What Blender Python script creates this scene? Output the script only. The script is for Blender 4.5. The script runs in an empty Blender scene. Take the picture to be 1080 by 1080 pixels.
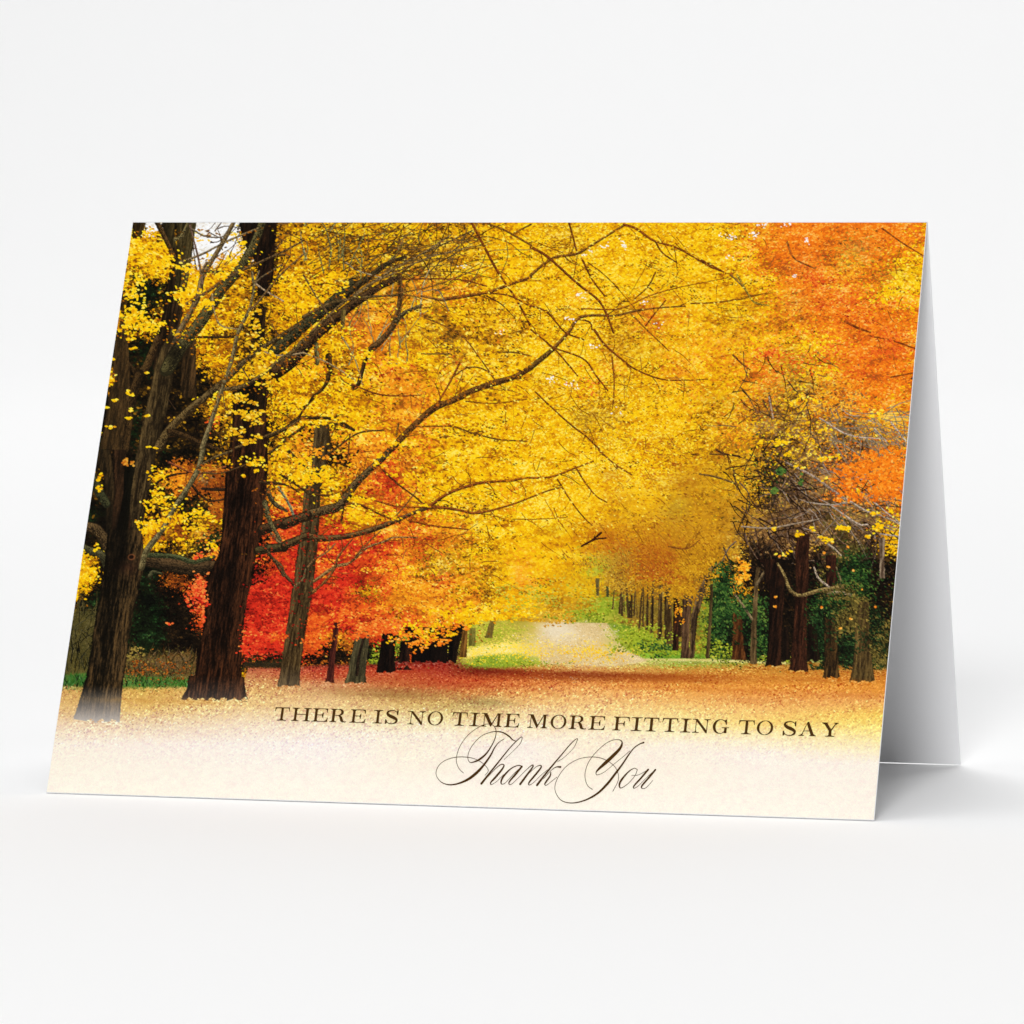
import bpy, math
import numpy as np
from mathutils import Matrix, Vector

rng = np.random.default_rng(7)
INCH = 0.0254

# ------------------------------------------------------------------ card geometry
# corners of the card as measured on the photograph (1080 px frame), solved for the real rectangle
F = 5058.45
CORN = {'TL': (140, 234), 'TR': (978, 234), 'BR': (922, 865.3), 'BL': (48.5, 836)}
def ray(p): return np.array([p[0]-540, -(p[1]-540), -F])/F
A_ = np.stack([-ray(CORN['TR']), ray(CORN['BR']), -ray(CORN['BL'])], 1)
s_ = np.linalg.solve(A_, -ray(CORN['TL']))
X = {'TL': ray(CORN['TL']), 'TR': ray(CORN['TR'])*s_[0], 'BR': ray(CORN['BR'])*s_[1], 'BL': ray(CORN['BL'])*s_[2]}
sc_ = 7.0*INCH/np.linalg.norm(X['TR']-X['TL'])
for k in X: X[k] = X[k]*sc_
CW = 7.0*INCH
CH = float(np.linalg.norm(X['BL']-X['TL']))
wx = (X['TR']-X['TL'])/CW
rb = ray((1013, 806.5)); Bk = rb*((wx@X['TR'])/(wx@rb))          # far foot of the back leaf
up = np.cross(X['BR']-X['BL'], Bk-X['BR']); up /= np.linalg.norm(up)
if up[1] < 0: up = -up
yy_ = np.cross(up, wx)
Rw = np.stack([wx, yy_, up])                                     # camera frame -> room frame
org = X['BL']
def room(p): return Rw@(np.asarray(p)-org)
cardP = {k: room(v) for k, v in X.items()}
backR = room(Bk)

# ------------------------------------------------------------------ photo -> card homography
def homog(src, dst):
    M = []
    for (x, y), (u, v) in zip(src, dst):
        M.append([x, y, 1, 0, 0, 0, -u*x, -u*y, -u]); M.append([0, 0, 0, x, y, 1, -v*x, -v*y, -v])
    return np.linalg.svd(np.array(M, float))[2][-1].reshape(3, 3)
SRC = [CORN['TL'], CORN['TR'], CORN['BR'], CORN['BL']]
ASP = CW/CH
GX, GY = 1300, int(round(1300/ASP))
W, H = GX*2, GY*2                                                # painting canvas, twice the print's dots
Hm = homog(SRC, [(0, 0), (W, 0), (W, H), (0, H)]); Hi = np.linalg.inv(Hm)
def ap(M, x, y):
    x = np.asarray(x, float); y = np.asarray(y, float)
    d = M[2, 0]*x+M[2, 1]*y+M[2, 2]
    return (M[0, 0]*x+M[0, 1]*y+M[0, 2])/d, (M[1, 0]*x+M[1, 1]*y+M[1, 2])/d
S = W/855.0                                                      # canvas px per photo px

TILE = {'A': (40, 220, 4.154), 'B': (280, 220, 4.5), 'C': (500, 220, 4.154), 'D': (740, 220, 4.154), 'E': (40, 420, 4.154), 'F': (280, 420, 4.5),
        'G': (500, 420, 4.154), 'H': (740, 420, 4.154), 'I': (40, 620, 4.154), 'J': (280, 620, 4.154), 'K': (500, 620, 4.154), 'L': (740, 620, 4.154),
        '1': (80, 234, 4.5), '2': (320, 234, 4.5), '3': (560, 234, 4.5), '4': (740, 234, 4.5),
        '5': (60, 474, 4.5), '6': (300, 474, 4.5), '7': (540, 474, 4.5), '8': (740, 474, 4.5), 'p': (0, 0, 1)}
def tp(t, x, y):
    o = TILE[t]
    return o[0]+np.asarray(x, float)/o[2], o[1]+np.asarray(y, float)/o[2]

# ------------------------------------------------------------------ noise helpers
def upsample(a, h, w):
    gh, gw = a.shape
    yy = np.linspace(0, gh-1.001, h); xx = np.linspace(0, gw-1.001, w)
    y0 = yy.astype(int); x0 = xx.astype(int); fy = (yy-y0)[:, None]; fx = (xx-x0)[None]
    fy = fy*fy*(3-2*fy); fx = fx*fx*(3-2*fx)
    r0 = a[y0]; r1 = a[y0+1]
    r = r0*(1-fy)+r1*fy
    return r[:, x0]*(1-fx)+r[:, x0+1]*fx
def noise(sx, sy, h=H, w=W):
    return upsample(rng.standard_normal((int(h/sy)+3, int(w/sx)+3)), h, w).astype(np.float32)

# ------------------------------------------------------------------ the printed picture
PAL = {  # dark -> light, the colours of the printing ink in each kind of foliage
 'Y': [(160, 92, 12), (214, 140, 10), (240, 176, 10), (249, 196, 10), (254, 212, 22), (255, 228, 92)],
 'y': [(74, 46, 12), (140, 88, 14), (196, 134, 16), (232, 172, 16), (248, 202, 26), (252, 216, 90)],
 'O': [(170, 80, 25), (220, 100, 20), (240, 118, 18), (248, 135, 25), (252, 158, 40), (250, 190, 90)],
 'o': [(165, 85, 20), (215, 120, 22), (240, 145, 25), (248, 165, 28), (252, 188, 45), (252, 210, 90)],
 'R': [(130, 22, 14), (185, 34, 20), (215, 45, 26), (226, 58, 30), (235, 85, 42), (240, 140, 60)],
 'r': [(150, 48, 18), (205, 68, 22), (228, 86, 26), (238, 108, 32), (244, 132, 44), (248, 175, 70)],
 'G': [(8, 9, 5), (14, 18, 8), (18, 26, 10), (24, 40, 16), (30, 58, 28), (66, 94, 44)],
 'g': [(70, 80, 18), (120, 130, 24), (150, 168, 38), (165, 180, 45), (200, 195, 60), (222, 206, 80)],
 'm': [(8, 13, 5), (13, 27, 10), (23, 44, 17), (34, 66, 26), (56, 92, 36), (96, 124, 48)],
 'D': [(8, 5, 3), (14, 9, 5), (21, 14, 7), (30, 20, 10), (44, 30, 14), (74, 50, 22)],
 'K': [(10, 8, 4), (18, 13, 6), (32, 22, 9), (62, 42, 12), (150, 104, 20), (236, 184, 36)],
 'B': [(40, 26, 14), (78, 52, 26), (112, 78, 42), (140, 102, 60), (172, 132, 80), (200, 150, 60)],
 'b': [(90, 40, 12), (142, 66, 18), (172, 86, 20), (190, 104, 24), (208, 132, 32), (225, 165, 60)],
 'n': [(84, 56, 20), (132, 94, 30), (170, 122, 34), (198, 148, 38), (220, 174, 46), (236, 200, 84)],
 'u': [(122, 78, 14), (168, 112, 18), (192, 134, 20), (208, 150, 22), (224, 168, 30), (238, 190, 50)],
 'f': [(30, 24, 10), (54, 46, 18), (78, 66, 26), (98, 86, 38), (122, 104, 46), (160, 135, 60)],
 'W': [(225, 215, 200), (240, 238, 232), (250, 250, 250), (252, 252, 252), (254, 254, 254), (255, 255, 255)],
 'P': [(190, 160, 110), (210, 184, 135), (222, 198, 154), (230, 212, 170), (240, 226, 190), (250, 240, 212)],
}
KEYS = list(PAL); PALA = np.array([PAL[k] for k in KEYS], float)
MAPS = [('1', """YYYYYKWWKKWWWWWDDDyy YYYYYYYyyyWWWWWYDDyY YYYYYYYYYyWWWWWYDDyY YYYYYYYYYYWWWYYYDDyY YYYYyGyYYYYYYYyyDDYY
YYYYYKGGKYYYYYyYDDYY YYYYKGGGKYYYYyYyDyYY YYYYKGGKKYYYYYYyDyYY YYYYYKKYKYYYYYYyDyYY YYYDYKYKYYYYyyyKKyYY
YYYDDKGGKYYYyYyKKKyY YYYDDGGGDKKYYYyKyyYY YYYDDKGGDKKyYYyYyYYY YYYYDDKGDKKKyYYyYYYY YYYDDKKDDDKKKyyKKKYY
YYDDDKKDDKKKyYYKDYYY YYDDKGKDDKKyyyKKDYYY YYDDKGKDDKDKryKKDDYY YGDDDGKDKKDDKKyKDDyy GGGDDGKDKKDKKyKKDDyY"""),
('2', """yyyyyYYYyyYYyyyyYYYY YyyyyYYyyyyyyyYyYYYY YYyyyyYYyyyynyyyyYYY yyyyyyyyyynnyyYyYYYY yYYYYyynyynnnyYYYYYY
YYYYnnYyynonnoYyYYYY YYYnyynnonoonooYYYYY YYynynyoyYYynYYyyYYY YyYyrrroYYynYyYYyyyy yoYYRRrroYYynyYyyoyy
yYYyorroYYYYnnyyyyyy YYYyYoooyYYYynnYYyyY ooYyYYYrooYYYryYYyYY YyyyYYoorryYyryYYYYY YYYyYYyoororrYYYyYYY
YYYYYYYoyrroYYYYyYYY YYYYYYyooroYYYYYYYYY YYyYYYYYooroYYYYYYYY oKyoYYooYYooYYyYYYYY oKKorrooYYroYYYYYYYY"""),
('3', """YYyYyYYYYYYYYYYYYYoo YyyyyYYYYYYYYYYYYYoo YyyyyYYYYYYYYYYYYYoY YYYYYYYYYYYYYYYYYoYY YYYYYYYYYYYYYYYYYYYY
YYYYYYYYYYYYYYYYYYYY YYYYoYYYYYYyYYYYYYYY YYYYyYYyyYooYYYoYYYY YYyyYYYYyorroYoYYYoo YYYYYYYyyyroYYYYYoyn
YYyYYYyyyyYYYYYYoooy YYYyYYyyyyYyoYYoYooo YYYYYYYrYYYYooYYYYoo yyYYYYYyyYYYoooYYYyy YyyYYrYYYYYYYYooYyyy
YYYYYYyYYYyyYYYYyynn YYYYynyyyYYYYYYYynoy YYYYynynYYYYYYYYynoo YYYYyyYYYYYYYYyoonoo YYYYYYYynYbbyYYYyynK"""),
('4', """YYYYoooOOOOOOOOOOOOO YYYYooOOOOOOOOOOOOOO YYYOOOOOOOOOnnnOOOYO YYYYYoOOOOOOonoOOYYY YYYYYYOOOOrnooOOnyYY
YYYYYYYoOOrroYOOnYYy YYYYYYoOoOOrrOOyYYYY YYYYYYYonOrrrrOOOOOO YYYnYYoOooOOrrrrOOOO YYYnooooooOOrrOOOOOO
ooYYyYoYyYYYoOOOOOOO oooYYooYyYYooOOOOOOO YYoorrronOnYOOOOOOOO YYYYooOnnYoooOOOOOOO YYYYYoonnBoooOOOOOOO
oyYoobnnyBooBBoOOOyO YyyYobBnYBBoooOOoooO yyyonBBnYBooBBoYYooO yyooYnBBBBBBfBBoyooo yyonYYYKyyYoBfBBBBfo"""),
('5', """DDDDDDDDKGKKKKyKDDyy DDDDDDGDKKobybKKDDYY DDDKDDDDYoobBbbKDDyy DDKKDDDDKKobbbbbDDoo DDDKDDDDyGGKKbbbDDor
DDGGDDDDKYKGGbbbDDor DDGDDDDYbbbKybybDDbr DDDDDDDYbybybGbbDDrr DDKGDDDYYKyKGGKyDDrr DDYKDDDGKKKKKrrKDDrr
YYYDDDDGGDDDDbDDDDrR YYYDDDDGDbbDrDDDDRRR YYDGDDDGDDDrRDDDRRRR YDGGDDDGGDDDRDDDRRRR DffDDDGGmDDDrDDDRRRR
fffDDDGGGDDDrDDDRRRR fffDDDGGGDDDDDDrRRRR fffDDDGGGDDDDDDrRRRR fffDDDffffffDDDDGGGG mmmDDfbbfffmDDDDbbbb"""),
('6', """oyKKKoooroooYYYYYYYY oYyKKooorroyYYYYYYYY yyYYYyorRroYYYYYYYYY oYYYYYrrrrroYYYYYYYY rBoyyYYorroYYYYYyYYo
rrryroYYoroyYYYyyyYY rrrrRYYoororooyoYYYY RRrrRroroorrroooyYYY RRrRRRrRRrooyooyyyYY RRrRrrrRroorynyyYYYY
RRrrRRrroroyynyyoyyY RRRrRRRrroooorooyyYY RRRRRryyroooooyyoyyY RRRRRrrroooooooooyYY RrrrRrrrryroooryyoYY
RrrRRRrrrrrroKyyyYYg RrroobrrRDgrDyyDoygY RrrDDbDDggDrrDDDDYgY RDDDDDmgDDrDDDDDYYYY rbbbbbrgDDDbrrrrggYg"""),
('7', """YYYYYYYYYYYYYYYybYYn YYYYYYYYYYYYYYybbYnn YYYYYYYYbYYbbyYbunuu YYYYYYYYYYYYYYuubuuK YYYYYYYYbuYYYYuunnuK
YYYYYYYYYuYYuunuunuu YYYYYYYYYYuuuunuuuuu YYYYYYYYbYuuuuuuuuun YYYYYYbYbbuuuuuuunuK oYYYYYYgunubbbuuuuuK
oYYYYYgguubbbbuuuuKm ooYYYYYYnnubbuuuuumm YYYYYYYuunuunuubbumm YYyyuuugggunnnuuumnm uuuyugggggnnnnuuunmm
YuuuuggggnnnnnnnDumm ggPPPPPPggggnnnnDnmm uuPPPPPPPggggnnnDnmm YYPPPPPPPPgggggnDnmm YYPPPPPPPPPggggnDnmm"""),
('8', """YuuunnBBnBBBBBOOOOOO YuuunnmKBBBBOOBOOOOO uuYYuDmKBBBOOOBOOOOO uuuYuDmDKBBfOOOOOOOO uumuuKKBBBBfOBOOOOOO
uuuunnBBBBBffBBBfOOO uuunnBBBBBBBffBBBBYf uunnBBBBBBBBfBBBYYYf uunnDDBBDBKBfffDYYBf uuunDDDDDBDBfmmDDKDD
uumuDDDDDDDfmmmDDKDD nmmoDDDDDDDDmmmDDDDD nmmouDDDDDDfffmDDKDD gmmmmmDDDDmmmffDDDDD gmmmmmDDDDGGfffGDDDD
gmGGGmDDDDGGfffGDfff gmGGGmDDDDGGDGGGfGff gmGDDmDDDDGDGGGfGfff ggGDDgDDDDGDDGGffGff ggGDDggggDGGDGGmfmmf""")]
GRD = np.full((44, 84), KEYS.index('Y'))                        # 12 px cells from photo (40,234)
for t, s in MAPS:
    ox, oy, _ = TILE[t]
    rows = s.split()
    for j in range(44):
        for i in range(84):
            px = 40+i*12+6; py = 234+j*12+6
            c = (px-ox)/12; r = (py-oy)/12
            if 0 <= c < 20 and 0 <= r < 20 and len(rows[int(r)]) == 20:
                key = rows[int(r)][int(c)]
                if t in '23' and key in 'rR': key = 'o' if (i*7+j*3) % 3 else 'r'
                if t == '4' and key == 'r': key = 'r' if (i*5+j*3) % 4 == 0 else 'O'
                GRD[j, i] = KEYS.index(key)
def cls(px, py, jit=5.0):
    n = px.shape; jit = jit*(1+1.7*((px > 690) & (py < 560))+.8*((px > 250) & (px <= 690) & (py < 600)))
    i = ((px+rng.normal(0, 1, n)*jit-40)/12).astype(int); j = ((py+rng.normal(0, 1, n)*jit-234)/12).astype(int)
    return GRD[np.clip(j, 0, 43), np.clip(i, 0, 83)]

cv = np.zeros((H, W, 3), np.float32)
flat = cv.reshape(-1, 3)

def stamp(cx, cy, col, offs):
    """paint a footprint (list of dx,dy) at each centre, later ones over earlier ones"""
    if len(cx) == 0: return
    ix = np.round(cx).astype(int)[:, None]+offs[None, :, 0]; iy = np.round(cy).astype(int)[:, None]+offs[None, :, 1]
    ok = (ix >= 0) & (ix < W) & (iy >= 0) & (iy < H)
    idx = (iy*W+ix)[ok]
    cc = np.broadcast_to(np.asarray(col, np.float32)[:, None, :], ix.shape+(3,))[ok]
    flat[idx] = cc
def ell(a, b, th):
    R = int(math.ceil(max(a, b)))+1
    g = np.mgrid[-R:R+1, -R:R+1]; y = g[0].ravel(); x = g[1].ravel()
    u = x*math.cos(th)+y*math.sin(th); v = -x*math.sin(th)+y*math.cos(th)
    m = (u/a)**2+(v/b)**2 <= 1.0
    return np.stack([x[m], y[m]], 1)
def leafshape(a, b, th):                                          # a pointed little leaf with a notch
    o = ell(a, b, th); R = ell(a*.55, b*1.25, th+1.1)
    return np.unique(np.concatenate([o, R]), axis=0)

clump = 0.55*noise(64, 34)+0.50*noise(27, 13)+0.38*noise(11, 6)+.2*noise(5, 3.5)
fine = noise(70, 55)

def palpick(k, t):
    t = np.clip(t, 0, 0.9999)*5
    i = t.astype(int); f = (t-i)[:, None]
    return PALA[k, i]*(1-f)+PALA[k, np.minimum(i+1, 5)]*f

# base coat, full coverage
yy, xx = np.mgrid[0:H, 0:W]
bx, by = ap(Hi, xx.ravel()+.5, yy.ravel()+.5)
kk = cls(bx, by, 4.0)
t = 0.34+0.16*clump.ravel()+rng.normal(0, .08, H*W)
flat[:] = palpick(kk, t)
del kk, t

def leaves(n, a, b, mu, sd, cl, ang=None, box=None, only=None, jit=5.0, elong_th=None):
    """scatter n leaf dabs; a,b radii in photo px"""
    if box is None: box = (45, 234, 980, 712)
    px = rng.uniform(box[0], box[2], n); py = rng.uniform(box[1], box[3], n)
    k = cls(px, py, jit)
    if only is not None:
        m = np.isin(k, [KEYS.index(c) for c in only]); px, py, k = px[m], py[m], k[m]
    cx, cy = ap(Hm, px, py)
    ii = np.clip(cy.astype(int), 0, H-1); jj = np.clip(cx.astype(int), 0, W-1)
    t = mu+cl*clump[ii, jj]*np.interp(px, [60, 480, 560, 700, 800], [1.05, 1, .7, .7, 1])+rng.normal(0, sd, len(px))+np.interp(px, [60, 300, 470, 560, 640, 780], [-.15, -.12, .0, .14, .14, .03])
    col = palpick(k, t)
    q = rng.integers(0, 10, len(px))
    for s in range(10):
        th = (rng.uniform(0, math.pi) if ang is None else rng.normal(ang, .5)); z = rng.uniform(.75, 1.25)
        m = q == s
        stamp(cx[m], cy[m], col[m], leafshape(a*S*z, b*S*z, th))

leaves(90000, 1.5, .8, .42, .17, .27)
leaves(60000, 1.1, .5, .54, .2, .27, ang=.2)
leaves(26000, 1.9, 1.0, .50, .18, .30, ang=.15, box=(60, 234, 560, 560), only='YyoOK')
leaves(14000, 1.5, .45, .70, .14, .22, ang=-.35, box=(560, 234, 980, 560), only='YyoOu')

# ---- gap specks of sky and far soft-focus foliage handled by palettes; strokes for wood
def catmull(P, n):
    P = np.asarray(P, float)
    if len(P) == 2: 
        t = np.linspace(0, 1, n)[:, None]; return P[0]*(1-t)+P[1]*t
    Q = np.vstack([2*P[0]-P[1], P, 2*P[-1]-P[-2]])
    out = []
    m = max(4, n//(len(P)-1))
    for i in range(len(P)-1):
        t = np.linspace(0, 1, m, endpoint=False)[:, None]
        a, b, c, d = Q[i], Q[i+1], Q[i+2], Q[i+3]
        out.append(.5*(2*b+(c-a)*t+(2*a-5*b+4*c-d)*t**2+(3*b-a-3*c+d)*t**3))
    out.append(P[-1:])
    return np.vstack(out)
DISC = {}
def disc(r):
    k = max(1, int(round(r*3)))
    if k not in DISC: DISC[k] = ell(max(k/3, .6), max(k/3, .6), 0)
    return k, DISC[k]
def rawstroke(cx, cy, r, col):
    ks = np.maximum(1, np.round(r*3).astype(int))
    for k in np.unique(ks):
        if k not in DISC: DISC[k] = ell(max(k/3, .6), max(k/3, .6), 0)
        m = ks == k
        stamp(cx[m], cy[m], col[m], DISC[k])
bark = noise(3.5, 3.5)
SPAWN = [0.0]
def stroke(tile, pts, w0, w1=None, col=(60, 42, 22), hi=None, kink=.0, wsc=None, lvl=0):
    """a limb: centre line in measured tile coordinates, widths in the same unit"""
    sc = TILE[tile][2]
    if w1 is None: w1 = w0
    P = np.array(pts, float)
    x, y = tp(tile, P[:, 0], P[:, 1])
    cx, cy = ap(Hm, x, y)
    L = np.hypot(np.diff(cx), np.diff(cy)).sum()
    n = int(max(8, L/1.2))
    C = catmull(np.stack([cx, cy], 1), n)
    m = len(C); tt = np.linspace(0, 1, m)
    if kink: 
        C = C+np.stack([np.interp(tt, np.linspace(0, 1, 14), rng.normal(0, kink*S, 14)), np.interp(tt, np.linspace(0, 1, 14), rng.normal(0, kink*S, 14))], 1)
    r = (w0+(w1-w0)*tt)/sc*S*.5*(1+.05*np.interp(tt, np.linspace(0, 1, 24), rng.normal(0, 1, 24)))
    r = np.maximum(r, .55)
    if SPAWN[0] > 0 and lvl < 2 and (w0 >= 5 or lvl) and L/S > 14:
        nt_ = rng.poisson(SPAWN[0]*L/S/(34 if lvl == 0 else 16))
        for _ in range(nt_):
            k_ = int(rng.uniform(.12, .98)*(m-1)); T_ = C[min(k_+2, m-1)]-C[max(k_-2, 0)]; a_ = math.atan2(T_[1], T_[0])+rng.choice([-1, 1])*rng.uniform(.35, 1.05)
            Lt = rng.uniform(12, 38)*S*(.55 if lvl else 1); q_ = [C[k_]]; bend = rng.normal(0, .10)
            for _j in range(5):
                a_ += bend+rng.normal(0, .17); q_.append(q_[-1]+np.array([math.cos(a_), math.sin(a_)])*Lt/5)
            q_ = np.array(q_); xx_, yy2_ = ap(Hi, q_[:, 0], q_[:, 1])
            wt = min(w0/sc*.34, 1.5)*(.6 if lvl else 1)
            stroke('p', list(zip(xx_, yy2_)), max(wt, .55), .35, np.clip(np.array(col)*.8+np.array([34, 18, 4]), 0, 200), lvl=lvl+1)
    c0 = np.array(col, float)
    ii = np.clip(C[:, 1].astype(int), 0, H-1); jj = np.clip(C[:, 0].astype(int), 0, W-1)
    br = 1+.13*np.clip(bark[ii, jj], -1.5, 1.5)
    rawstroke(C[:, 0], C[:, 1], r, c0[None]*br[:, None]*.8)
    if r.max() > 2.2:
        T = np.gradient(C, axis=0); T /= np.linalg.norm(T, axis=1)[:, None]+1e-6
        N = np.stack([T[:, 1], -T[:, 0]], 1); N[N[:, 1] > 0] *= -1         # light falls on the upper side
        h = np.array(hi if hi is not None else np.minimum(c0*(1.6 if c0[0] < 110 else 1.12)+5, 255), float)
        ns = int(60*m*r.mean()/200)+10
        for off, rs, mix in ((.35, .5, .55), (.55, .28, 1.0)):
            c = c0*(1-mix)+h*mix
            D = C+N*(r*off)[:, None]
            rawstroke(D[:, 0], D[:, 1], np.maximum(r*rs, .5), c[None]*br[:, None])
        # flecks of bark along the limb
        nf = int(m*r.mean()*.16)
        q = rng.integers(0, m, nf); o = rng.uniform(-.8, .8, nf)
        D = C[q]+N[q]*(r[q]*o)[:, None]
        fc = np.where(rng.random(nf)[:, None] < .55, c0*.45, h*1.05)
        stamp(D[:, 0], D[:, 1], fc, ell(2.2, .9, math.atan2(T[m//2, 1], T[m//2, 0])))

streak = .6*noise(3.2, 26)+.5*noise(6, 60)+.4*noise(2.2, 7)
def trunk(tile, rows, dark, light, side=.3, fade=None, soft=0, amp=.32):
    """rows: (y, xleft, xright) in tile units"""
    rows = sorted(rows); sc = TILE[tile][2]
    r = np.array(rows, float)
    n = int((r[-1, 0]-r[0, 0])/sc*S)+2
    ys = np.linspace(r[0, 0], r[-1, 0], n)
    xl = np.interp(ys, r[:, 0], r[:, 1]); xr = np.interp(ys, r[:, 0], r[:, 2])
    wob = np.interp(ys, np.linspace(ys[0], ys[-1], 30), rng.normal(0, .6, 30))*sc*.35
    ax, ay = ap(Hm, *tp(tile, xl+wob, ys)); cx, cy = ap(Hm, *tp(tile, xr+wob*.6, ys))
    py = tp(tile, 0*ys, ys)[1]
    lo = int(max(0, math.floor(ay.min()))); hiy = int(min(H-1, math.ceil(cy.max())))
    for Y in range(lo, hiy+1):
        x0 = np.interp(Y, ay, ax, left=np.nan, right=np.nan); x1 = np.interp(Y, cy, cx, left=np.nan, right=np.nan)
        if np.isnan(x0) or np.isnan(x1): continue
        i0 = int(round(x0+rng.normal(0, .7))); i1 = int(round(x1+rng.normal(0, .7)))
        i0c, i1c = max(0, i0), min(W, i1)
        if i1c <= i0c: continue
        u = (np.arange(i0c, i1c)-i0)/max(1, i1-i0)
        q = np.clip(.42+amp*streak[Y, i0c:i1c]+side*(u-.5)*2*.5-.25*np.exp(-((u-.42)/.16)**2)-.25*(u < .05)-.2*(u > .96)+rng.normal(0, .10, len(u)), 0, 1)[:, None]
        c = np.array(dark)*(1-q)+np.array(light)*q
        if fade is not None:
            p = float(np.interp(Y, ay, py)); a = float(np.clip((p-fade[0])/(fade[1]-fade[0]), 0, 1))*fade[2]
            c = c*(1-a)+np.array((232, 224, 218))*a
        cv[Y, i0c:i1c] = c

def twigs(tile, box, n, length, ang, sp, w, col, curve=.5, colsd=18):
    sc = TILE[tile][2]
    for _ in range(n):
        x = rng.uniform(box[0], box[2]); y = rng.uniform(box[1], box[3]); a = rng.normal(ang, sp)
        L = length*rng.uniform(.5, 1.4); k = rng.normal(0, curve)
        pts = [(x, y)]
        for j in range(6):
            a += k/6+rng.normal(0, .16); x += math.cos(a)*L/6; y += math.sin(a)*L/6; pts.append((x, y))
        stroke(tile, pts, w*rng.uniform(.7, 1.3), w*.4, np.clip(np.array(col)+rng.normal(0, colsd), 5, 245))

def clumpleaf(tile, x, y, rx, ry, n, key, a=1.6, b=.85, mu=.68, sd=.2, ang=None):
    sc = TILE[tile][2]
    if key in 'Yy' and n > 40: n = int(n*.72)
    g = rng.normal(0, .5, (n, 2)); kc = rng.normal(0, .5, (max(3, n//9), 2)); g = np.where(rng.random((n, 1)) < .7, kc[rng.integers(0, len(kc), n)]+rng.normal(0, .13, (n, 2)), g); px, py = tp(tile, x+g[:, 0]*rx, y+g[:, 1]*ry)
    cx, cy = ap(Hm, px, py)
    col = palpick(np.full(n, KEYS.index(key)), mu+rng.normal(0, sd, n)-.12*g[:, 1])
    q = rng.integers(0, 6, n)
    for s in range(6):
        m = q == s; th = rng.normal(0.1, .5) if ang is None else ang
        stamp(cx[m], cy[m], col[m], leafshape(a*S*rng.uniform(.8, 1.2), b*S, th))

BRN = (56, 38, 18); GRN = (74, 64, 34); RED = (92, 42, 16); TAN = (150, 128, 100); DK = (30, 20, 10)

def sph(az, el, d, c=(.09, .05, .05)):
    a = math.radians(az); e = math.radians(el)
    return (c[0]+d*math.cos(e)*math.sin(a), c[1]-d*math.cos(e)*math.cos(a), c[2]+d*math.sin(e))
WORLD = .115
LIGHTS = [('overhead_softbox', (-.3, .97, 5), (-.3, .97, 0), 3.4, 139), ('backdrop_softbox', (-.9, .85, 3.4), (-.95, 3.8, 1.6), 2.8, 36.5),
          ('front_softbox', sph(7.5, 24, 2.6), (.09, .05, .05), .5, 34.5)]

def wash(tile, x, y, rx, ry, col, a, grain=.35):
    """a soft-edged tint of the print"""
    sc = TILE[tile][2]; px, py = tp(tile, x, y); cx, cy = ap(Hm, px, py)
    rx, ry = rx/sc*S, ry/sc*S
    x0, x1 = int(max(0, cx-2.4*rx)), int(min(W, cx+2.4*rx)); y0, y1 = int(max(0, cy-2.4*ry)), int(min(H, cy+2.4*ry))
    gy_, gx_ = np.mgrid[y0:y1, x0:x1]
    m = np.exp(-(((gx_-cx)/rx)**2+((gy_-cy)/ry)**2))*a*(1+grain*np.clip(rng.normal(0, .5, gx_.shape)+.5*clump[y0:y1, x0:x1], -1.5, 1.5))
    m = np.clip(m, 0, 1)[..., None]
    cv[y0:y1, x0:x1] = cv[y0:y1, x0:x1]*(1-m)+np.array(col, np.float32)*m

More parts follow.
